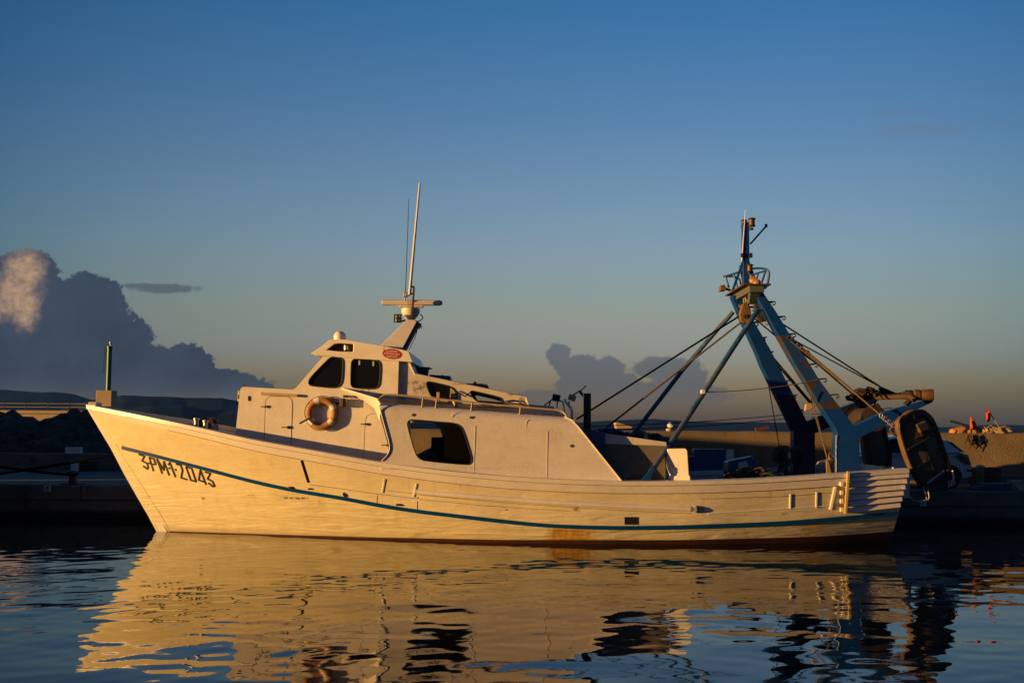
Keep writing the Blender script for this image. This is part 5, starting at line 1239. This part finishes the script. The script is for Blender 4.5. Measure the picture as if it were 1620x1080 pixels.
for k in range(11):
    px = rnd.uniform(1150, 1200); top = 746 + abs(px - 1182) * .28; a = P(px, rnd.uniform(top, 755), -1.66 + rnd.uniform(-.08, .05))
    d_ = Vector((rnd.uniform(.1, .35), rnd.uniform(-.05, .05), rnd.uniform(.0, .16))); b.tube(chaikin([a, a + d_ * .5 + Vector((0, 0, .05)), a + d_], 1, False), rnd.uniform(.009, .016), 5)
b.build('tan_rope', M['rope'], nh, smooth=True)
b = MB()
for px, py, s in ((1190, 746, .12), (1198, 748, .15), (1207, 753, .14), (1217, 757, .11), (1226, 759, .08)): b.ball(P(px, py + 2, -1.5), s, sc=(1.4, 1.1, .8), jit=.7, seed=px + 3, lv=3)
for k in range(30):
    a = P(rnd.uniform(1186, 1222), rnd.uniform(744, 757), -1.65); d_ = Vector((rnd.uniform(.05, .3), 0, rnd.uniform(-.12, .04))); b.tube([a, a + d_], .008, 5)
b.build('green_mesh', M['greennet'], nh, smooth=True)
wn = thing('net_winch', P(1240, 740, .5), 'dark winch with a rope-wound reel beside the far gantry post', 'winch')
c = P(1237, 720, .5); b = MB(); b.lathe(c + Vector((0, -.22, 0)), [(.05, 0), (.24, .01), (.24, .04), (.12, .06), (.13, .36), (.24, .38), (.24, .41), (.05, .42)], 20, axis=(1, .55, 0)); b.build('reel', M['darkrust'], wn, smooth=True)
b = MB(); b.tube([P(1249, 715 + k, .1) for k in range(0, 11, 2)], .03, 6); b.build('brake_band', M['galv'], wn)
b = MB(); b.bar(c, P(1230, 756, .5), .10); b.bar(c, P(1246, 756, .5), .10); b.bar(P(1226, 756, -.4), P(1242, 738, .3), .06); b.build('stand', M['black'], wn, bevel=.01)
b = MB()
for k in range(9): b.tube([c + Vector((math.cos(a_) * (.15 + .008 * k) * .9 - .0, -.16 + k * .035, math.sin(a_) * (.15 + .008 * k))) for a_ in [j * .524 for j in range(12)]], .018, 5, closed=True)
b.build('wound_rope', M['brownnet'], wn)
st_ = thing('gear_posts', P(1313, 748, -1.45), 'small cluster of wooden stakes and rope against the blue post', 'stakes')
for (a_, c_, w) in (((1312, 750), (1313, 715), .045), ((1317, 750), (1318, 720), .05), ((1309, 750), (1308, 727), .04)):
    b = MB(); b.bar(P(*a_, -1.5), P(*c_, -1.5), w); b.build('stake', M['wood'], st_, bevel=.008)
b = MB()
for k in range(10): b.tube([P(1308, 728 + k * 2, -1.52), P(1314, 730 + k * 2, -1.6), P(1319, 729 + k * 2, -1.52)], .012, 5)
b.build('lashing', M['rope'], st_)
yb = thing('rope_coil', P(1402, 742, -1.2), 'small yellow rope coil lying on the stern rail by the trawl door', 'rope'); b = MB()
for k in range(6): b.tube([P(1404 + 8 * math.cos(a_) * (1 - k * .06), 742 + 2 - k * .9, -1.3 + .12 * math.sin(a_)) for a_ in [j * .628 for j in range(10)]], .02, 6, closed=True)
b.build('coil', M['yellow'], yb, smooth=True)

# ------------------------------------------------------------------ quay side: crates, car, wall top
def stack_crate(label):
    t_ = thing('fish_crate', (0, 0, 0), label, 'crate', 'blue fish crates stacked on the quay'); w, d_, h = .80, .45, .20
    b = MB()
    for s in (-1, 1): b.box((0, s * (d_ / 2 - .012), h / 2), (w, .024, h)); b.box((s * (w / 2 - .012), 0, h / 2), (.024, d_ - .05, h))
    b.box((0, 0, .015), (w - .05, d_ - .05, .03))
    for k in range(7): b.box((-w / 2 + .08 + k * .107, -d_ / 2 - .006, h / 2), (.02, .014, h - .02))
    b.build('body', M['bluetub'], t_)
    b = MB(); b.box((0, 0, h - .012), (w + .03, d_ + .03, .022)); b.build('rim', M['bluetub'], t_)
    return t_
cr = stack_crate('blue slatted fish crate in the tall stack by the white screen, bottom one')
words = ['bottom one', 'second from the bottom', 'third from the bottom', 'fourth from the bottom', 'top one']
b0 = P(1122, 742, 4.5); first = True
for k in range(5):
    o = cr if first else copy_tree(cr); first = False
    o.location = (b0.x, 4.6, QZ + .002 + k * .206); o.rotation_euler = (0, 0, R(-3 + (k * 37 % 7)))
    o['label'] = 'blue slatted fish crate in the taller stack behind the boat, ' + words[k]
for k in range(4):
    o = copy_tree(cr); p = P(1096, 742, 4.7); o.location = (p.x, 4.75, QZ + .002 + k * .206); o.rotation_euler = (0, 0, R(4 - k * 2))
    o['label'] = 'blue fish crate in the lower stack beside the white screen, ' + ['bottom one', 'second from the bottom', 'third from the bottom', 'top one'][k]
pb = thing('notice_board', P(1155, 720, WY - .05), 'small pale notice sheet fixed on the shaded sea wall behind the nets', 'sign')
b = MB(); b.box(P(1155, 720, WY - .05), (.22, .03, .36)); b.build('sheet', M['paper'], pb)

# small white hatchback
CY = 4.5
cx1 = P(1538, 735, CY).x; car = thing('parked_car', (cx1 - 1.9, CY + .8, QZ), 'white hatchback parked on the quay behind the hanging trawl door', 'car')
Lc = 3.85; x0 = cx1 - Lc; gz = QZ
prof_low = [(0.02, .30), (.0, .50), (.10, .66), (.85, .86), (1.05, .90), (3.45, .98), (3.75, .92), (3.84, .60), (3.80, .32), (3.3, .22), (.5, .22)]
roofp = [(.85, .86), (1.65, 1.36), (2.1, 1.44), (2.9, 1.42), (3.25, 1.33), (3.72, .93)]
def car_xyz(x, z, y): return Vector((x0 + x, CY + y, gz + z))
wd = 1.62
b = MB(); n_ = len(prof_low)
def ring_(k_y, inset): return [car_xyz(min(max(x, .0 + inset), Lc - inset), z, k_y) for x, z in prof_low]
b.loft([ring_(.10, .10), ring_(.02, .02), ring_(.0, 0), ring_(wd, 0), ring_(wd - .02 + .04, .02), ring_(wd - .10 + .1, .10)], closed=True, cap=True)
body = b.build('body', M['carpaint'], car, smooth=True, angle=35, bevel=.02)
b = MB()
def rr(y, s): 
    return [car_xyz(x, z, y) for x, z in roofp]
lowr, topn, topf = [], [], []
b.loft([[car_xyz(x, .86, .06 + .0) for x, z in roofp], [car_xyz(x, z - .03, .06 + .20 * (z - .86) / .58) for x, z in roofp], [car_xyz(x, z, .16 + .20 * (z - .86) / .58) for x, z in roofp], [car_xyz(x, z, wd - .16 - .20 * (z - .86) / .58) for x, z in roofp], [car_xyz(x, z - .03, wd - .06 - .20 * (z - .86) / .58) for x, z in roofp], [car_xyz(x, .86, wd - .06) for x, z in roofp]])
b.build('cabin', M['carpaint'], car, smooth=True, angle=35)
def sideglass(pts):
    for near in (True, False):
        q = []
        for x, z in pts:
            y = .06 + .20 * (z - .86) / .58 - .006; q.append(car_xyz(x, z, y if near else wd - y))
        MB().prism(q, (0, .008 if near else -.008, 0)).build('side_window', M['glass'], car)
sideglass([(1.15, .95), (1.72, 1.32), (2.15, 1.37), (2.2, .96)]); sideglass([(2.28, .96), (2.26, 1.37), (2.85, 1.35), (3.1, 1.02)])
b = MB(); q = [car_xyz(3.31, 1.30, .35), car_xyz(3.31, 1.30, wd - .35), car_xyz(3.66, 1.0, wd - .2), car_xyz(3.66, 1.0, .2)]; b.prism(q, (.012, 0, .012)); b.build('rear_window', M['glass'], car)
b = MB(); b.prism([car_xyz(x, z, .045 + .2 * max(0, z - .86) / .58) for x, z in ((3.36, 1.28), (3.70, .98), (3.62, 1.0), (3.32, 1.24))], (0, .02, 0)); b.build('rear_window', M['glass'], car)
q = [car_xyz(.95, .93, .2), car_xyz(.95, .93, wd - .2), car_xyz(1.62, 1.33, wd - .35), car_xyz(1.62, 1.33, .35)]; MB().prism(q, (-.015, 0, .012)).build('windscreen', M['glass'], car)
for y in (-.012, wd - .02):
    b = MB(); b.prism([car_xyz(x, z, y) for x, z in ((3.42, .90), (3.55, .93), (3.72, .83), (3.80, .68), (3.74, .66), (3.55, .74))], (.0, .032, 0)); b.build('tail_light', M['taillight'], car, bevel=.006)
    b = MB(); b.prism([car_xyz(x, z, y) for x, z in ((.10, .62), (.35, .72), (.42, .64), (.12, .52))], (.0, .032, 0)); b.build('headlight', M['lampglass'], car, bevel=.006)
b = MB(); b.box(car_xyz(3.80, .42, wd / 2), (.14, wd - .1, .22)); b.build('bumper', M['carpaint'], car, bevel=.05)
b = MB(); b.box(car_xyz(3.81, .50, .02), (.16, .12, .06)); b.build('bumper_strip', M['black'], car, bevel=.02)
for x in (.72, 3.22):
    for y, s in ((.06, -1), (wd - .06, 1)):
        c = car_xyz(x, .29, y); b = MB(); b.lathe(c + Vector((0, -.02 * -s - .1 * 0, 0)), [(.17, -.09), (.27, -.09), (.29, -.06), (.29, .06), (.27, .09), (.17, .09)], 26, axis=(0, 1, 0)); wh = b.build('wheel', M['tyre'], car, smooth=True)
        b = MB(); b.lathe(c + Vector((0, s * .06, 0)), [(.175, 0), (.175, .02), (.15, .025)], 20, axis=(0, s, 0)); rm = b.build('rim', M['black'], wh, smooth=True)
        b = MB()
        for k in range(7):
            a_ = k * 6.283 / 7; b.bar(c + Vector((0, s * .092, 0)), c + Vector((math.cos(a_) * .17, s * .092, math.sin(a_) * .17)), .05, .015, up=(0, 1, 0))
        b.tube([c + Vector((math.cos(a_ * .314) * .175, s * .09, math.sin(a_ * .314) * .175)) for a_ in range(20)], .014, 6, closed=True); b.build('spokes', M['rim'], wh)
    b = MB(); cc = car_xyz(x, .29, -.006); b.prism([cc + Vector((math.cos(t_ * math.pi / 14) * .36, 0, math.sin(t_ * math.pi / 14) * .36)) for t_ in range(15)], (0, .02, 0)); b.build('wheel_arch', M['black'], car)
b = MB(); b.ball(car_xyz(1.5, .98, -.09), .09, sc=(.7, 1, .8)); b.build('mirror', M['carpaint'], car, smooth=True)

# concrete pedestal, crates and tarp to the right of the car
def box_thing(name, label, cat, c, size, mat, rot=0, bevel=.02, extra=None, group=None):
    t_ = thing(name, c, label, cat, group); b = MB(); b.box(c, size, Matrix.Rotation(R(rot), 3, 'Z')); b.build('body', mat, t_, bevel=bevel); return t_
c = P(1557, 755, 5.2); wcr = thing('wooden_crate', c, 'dark red-brown wooden crate with its sunlit side coloured paler, standing behind the car', 'crate')
for k in range(4):
    b = MB(); b.box(Vector((c.x + .05, 5.2, QZ + .09 + k * .135)), (.62, .5, .12), Matrix.Rotation(R(20), 3, 'Z')); b.build('slat', M['crate'], wcr, bevel=.01)
b = MB(); b.box(Vector((c.x - .26, 5.06, QZ + .27)), (.03, .52, .54), Matrix.Rotation(R(20), 3, 'Z')); b.build('sunlit_end', M['wood'], wcr, bevel=.006)  # sunlit left side put into the colour as paler wood
c = P(1551, 740, 5.1); fl_ = thing('float', c, 'round tan float resting on the wooden crate behind the car', 'float'); b = MB(); b.ball(c + Vector((0, 0, .0)), .12, sc=(1.25, 1, .75), lv=3); b.build('body', M['tan'], fl_, smooth=True)
b = MB(); b.tube([c + Vector((.1, -.1, .0)), c + Vector((.25, -.12, .02)), c + Vector((.4, -.1, .0))], .02, 6); b.build('line', M['rope'], fl_)
tp = P(1575, 777, 3.9); tr_ = thing('folded_tarp', tp, 'flat folded blue tarp lying on the quay edge right of the car', 'tarp'); b = MB()
for k in range(3): b.box((tp.x + .05 * k, 4.1, QZ + .035 + k * .06), (1.15 - .2 * k, .6, .055), Matrix.Rotation(R(4 * k), 3, 'Z'))
b.build('folds', M['tarp'], tr_, bevel=.02)
cp_ = P(1607, 776, 3.9); kb = thing('wire_basket', cp_, 'grey wire basket on the quay edge at the right end', 'basket'); b = MB()
for k in range(6): b.box((cp_.x, 3.9, QZ + .03 + k * .045), (.3, .3, .012))
for sx in (-1, 0, 1):
    for sy in (-1, 1): b.bar((cp_.x + sx * .145, 3.9 + sy * .145, QZ), (cp_.x + sx * .145, 3.9 + sy * .145, QZ + .28), .014)
b.build('wires', M['galv'], kb)
for px, lab in ((1527, 'black mooring bollard on the quay edge below the car'), (197, 'black mooring bollard on the quay edge left of the bow')):
    c = G(px, 782 if px > 800 else 755, QZ); t_ = thing('bollard', (c.x, QY + .35, QZ), lab, 'bollard'); b = MB()
    b.lathe((c.x, QY + .35, QZ), [(.17, 0), (.11, .04), (.09, .22), (.16, .27), (.16, .33), (.05, .36)], 16); b.build('post', M['black'], t_, smooth=True)
    b = MB(); b.box((c.x, QY + .35, QZ + .012), (.5, .42, .03)); b.build('base_plate', M['black'], t_)
# number plates on the quay face
for (px, py, lab, txt) in ((1460.5, 795, 'small pale plate numbered 21 on the quay face under the trawl door', '21'), (75, 772, 'small pale plate on the quay face left of the bow', '20')):
    c = P(px, py, QY - .075); t_ = thing('number_plate', c, lab, 'sign'); b = MB(); b.box(c, (.17, .02, .17)); b.build('plate', M['paper'], t_)
    b = MB()
    seg = {'2': [(0, 2, 1, 2), (1, 2, 1, 1), (0, 1, 1, 1), (0, 1, 0, 0), (0, 0, 1, 0)], '1': [(.6, 2, .6, 0)], '0': [(0, 2, 1, 2), (1, 2, 1, 0), (0, 0, 1, 0), (0, 0, 0, 2)]}
    for k, ch in enumerate(txt):
        for (xa, za, xb, zb__) in seg[ch]:
            o_ = c + Vector((-.058 + k * .068, -.013, -.05)); b.bar(o_ + Vector((xa * .045, 0, za * .05)), o_ + Vector((xb * .045, 0, zb__ * .05)), .014, .004, up=(0, 1, 0))
    b.build('number', M['letter'], t_)
# on the wall top: floats, flags, nets
wt = 2.36
fp = P(1516, 684, WY + .4); of = thing('orange_floats', (fp.x, WY + .4, wt), 'pile of orange floats on the wall top left of the red flag', 'floats')
for (px, py, s) in ((1511, 683.5, .15), (1519, 682, .17), (1534, 684, .15), (1541, 683, .15)):
    b = MB(); b.ball(P(px, py, WY + .4), s, sc=(1.25, 1, .85), jit=.25, seed=px, lv=3); b.build('float', M['orange'], of, smooth=True)
b = MB(); b.ball(P(1526.5, 682.5, WY + .5), .14, sc=(1.2, 1, .7), jit=.5, seed=3, lv=3); b.build('dark_bundle', M['black'], of, smooth=True)
dp = thing('pole', P(1503, 665.5, WY + .5), 'dark pole lying slantwise over the floats on the wall', 'pole'); b = MB(); b.tube([P(1503, 665.5, WY + .5), P(1562, 682, WY + .35)], .035, 8); b.build('shaft', M['black'], dp, smooth=True)
def flagthing(lab, stick, cloth):
    t_ = thing('marker_flag', P(*stick[0], WY + .3), lab, 'flag', 'red marker flags on the wall'); b = MB(); b.tube(PP(stick, WY + .3), .014, 6); b.build('stick', M['wood'], t_)
    b = MB(); pl = PP(cloth, WY + .28); b.loft([[Vector((p.x + .02 * math.sin(k * 1.7 + j), p.y + .06 * math.sin(k * 1.3 + j * 2), p.z)) for k, p in enumerate([pl[j], pl[j].lerp(pl[-1 - j], .33), pl[j].lerp(pl[-1 - j], .66), pl[-1 - j]])] for j in range(len(pl) // 2)])
    o = b.build('cloth', M['flag'], t_, smooth=True); o.modifiers.new('thick', 'SOLIDIFY').thickness = .008
flagthing('short red marker flag drooping over the orange floats', [(1535, 685), (1535.5, 659)], [(1535.5, 660), (1534.5, 668), (1535, 679), (1536, 680), (1542, 678), (1545, 670), (1540, 664), (1536.5, 659)])
flagthing('tall orange-red marker flag on a leaning stick over the nets', [(1581, 676), (1561.5, 646)], [(1562, 646), (1560, 654), (1559, 664), (1560, 666), (1564, 667), (1567.5, 660), (1567, 652), (1563, 647)])
np_ = P(1575, 684, WY + .4); nb = thing('net_bundle', (np_.x, WY + .4, wt), 'tangled heap of pale tan nets on the wall top at the far right', 'fishing net'); b = MB()
for (px, py, s) in ((1561, 682, .14), (1568, 684, .12), (1576, 682, .16), (1585, 681.5, .17), (1590, 682, .13)): b.ball(P(px, py, WY + .4), s, sc=(1.3, 1.2, .8), jit=.7, seed=px, lv=3)
for k in range(26):
    a_ = P(rnd.uniform(1557, 1590), rnd.uniform(676, 685), WY + .28); b.tube(chaikin([a_, a_ + Vector((rnd.uniform(-.1, .2), 0, rnd.uniform(.02, .1))), a_ + Vector((rnd.uniform(0, .25), 0, rnd.uniform(-.1, .05)))], 1, False), .014, 5)
b.build('net', M['net'], nb, smooth=True)
hn = thing('hanging_net', P(1540, 690, WY - .06), 'thin dark scrap of net hanging down the wall below the red flag', 'fishing net'); b = MB()
for k in range(16):
    a_ = P(1541 + rnd.uniform(-9, 9), 687 + rnd.uniform(0, 4), WY - .05); b.tube(chaikin([a_, a_ + Vector((rnd.uniform(-.12, .12), -.02, -.2)), a_ + Vector((rnd.uniform(-.2, .2), 0, -.12 - rnd.uniform(0, .35)))], 2, False), .008, 4)
b.build('strands', M['darkrope'], hn)
bu = thing('wall_knob', P(1059, 680, WY + .4), 'small pale knob standing on the wall top between the two struts', 'knob'); p = P(1059, 679, WY + .4)  # plain pale knob on the wall top, no lamp
b = MB(); b.lathe((p.x, p.y, wt - .03), [(.10, 0), (.10, .10), (.07, .11)], 14); b.build('foot', M['paleconcrete'], bu, smooth=True); b = MB(); b.ball(Vector((p.x + .04, p.y, wt + .17)), .095, lv=3, jit=.2); b.build('knob', M['paper'], bu, smooth=True)
sk = thing('tan_sheet', P(985, 672, WY + .4), 'tan folded sheet lying on the wall top above the engine casing', 'sheet'); b = MB(); b.prism(PP([(973, 668.5), (977, 667.5), (1001, 674.5), (1000, 677.5), (975, 677.5)], WY + .3), (0, .5, 0)); b.build('fold', M['tan'], sk, bevel=.02)
db = thing('beam', P(1205, 678, WY + .5), 'dark beam lying along the wall top behind the gantry', 'beam'); b = MB(); b.bar(P(1195, 679, WY + .5), P(1216, 675.5, WY + .5), .10); b.build('timber', M['crate'], db)
# pale boxes on the shaded quay at the left
for (px, py, w, h, y, lab) in ((117, 712.5, .50, .24, 12.6, 'pale low box on the shaded quay beneath the rocks'), (120, 737, .26, .36, 11.6, 'small pale box standing on the shaded quay left of the bow')):
    c = P(px, py, y); box_thing('utility_box', lab, 'box', c, (w, .35, h), M['paper'], 8)
c = P(140, 737, 11.7); box_thing('dark_box', 'dark open box beside the small pale box on the shaded quay', 'box', c, (.42, .4, .36), M['black'], 5)
# mooring lines at the bow
def line(lab, pts, r=.022, n=24):
    a_, c_ = Vector(pts[0]), Vector(pts[1]); t_ = thing('mooring_line', a_, lab, 'rope', 'mooring lines at the bow'); b = MB()
    b.tube([a_.lerp(c_, i / n) + Vector((0, 0, -pts[2] * 4 * (i / n) * (1 - i / n))) for i in range(n + 1)], r, 6); b.build('strand', M['darkrope'], t_, smooth=True)
bl = G(197, 755, QZ)
line('black mooring line sloping down to the bollard left of the bow', ((-13.9, -.2, 1.9), (bl.x, QY + .3, QZ + .25), .10), .035)
line('black mooring line rising from the left edge to the bow', ((-13.9, 1.6, 1.05), P(192, 716, .05), .06), .03)
# ------------------------------------------------------------------ haze over the bay
if HAZE:
    hm = bpy.data.materials.new('haze'); hm.use_nodes = True; t = hm.node_tree; t.nodes.clear()
    o_ = t.nodes.new('ShaderNodeOutputMaterial'); v = t.nodes.new('ShaderNodeVolumePrincipled'); v.inputs['Density'].default_value = HAZE; v.inputs['Color'].default_value = (.10, .30, 1, 1); v.inputs['Anisotropy'].default_value = 0
    t.links.new(v.outputs[0], o_.inputs['Volume'])
    b = MB(); b.box((0, 4000, 198), (26000, 26000, 402)); hb_o = b.build('haze', hm, kind='stuff', label='thin evening haze over the bay')
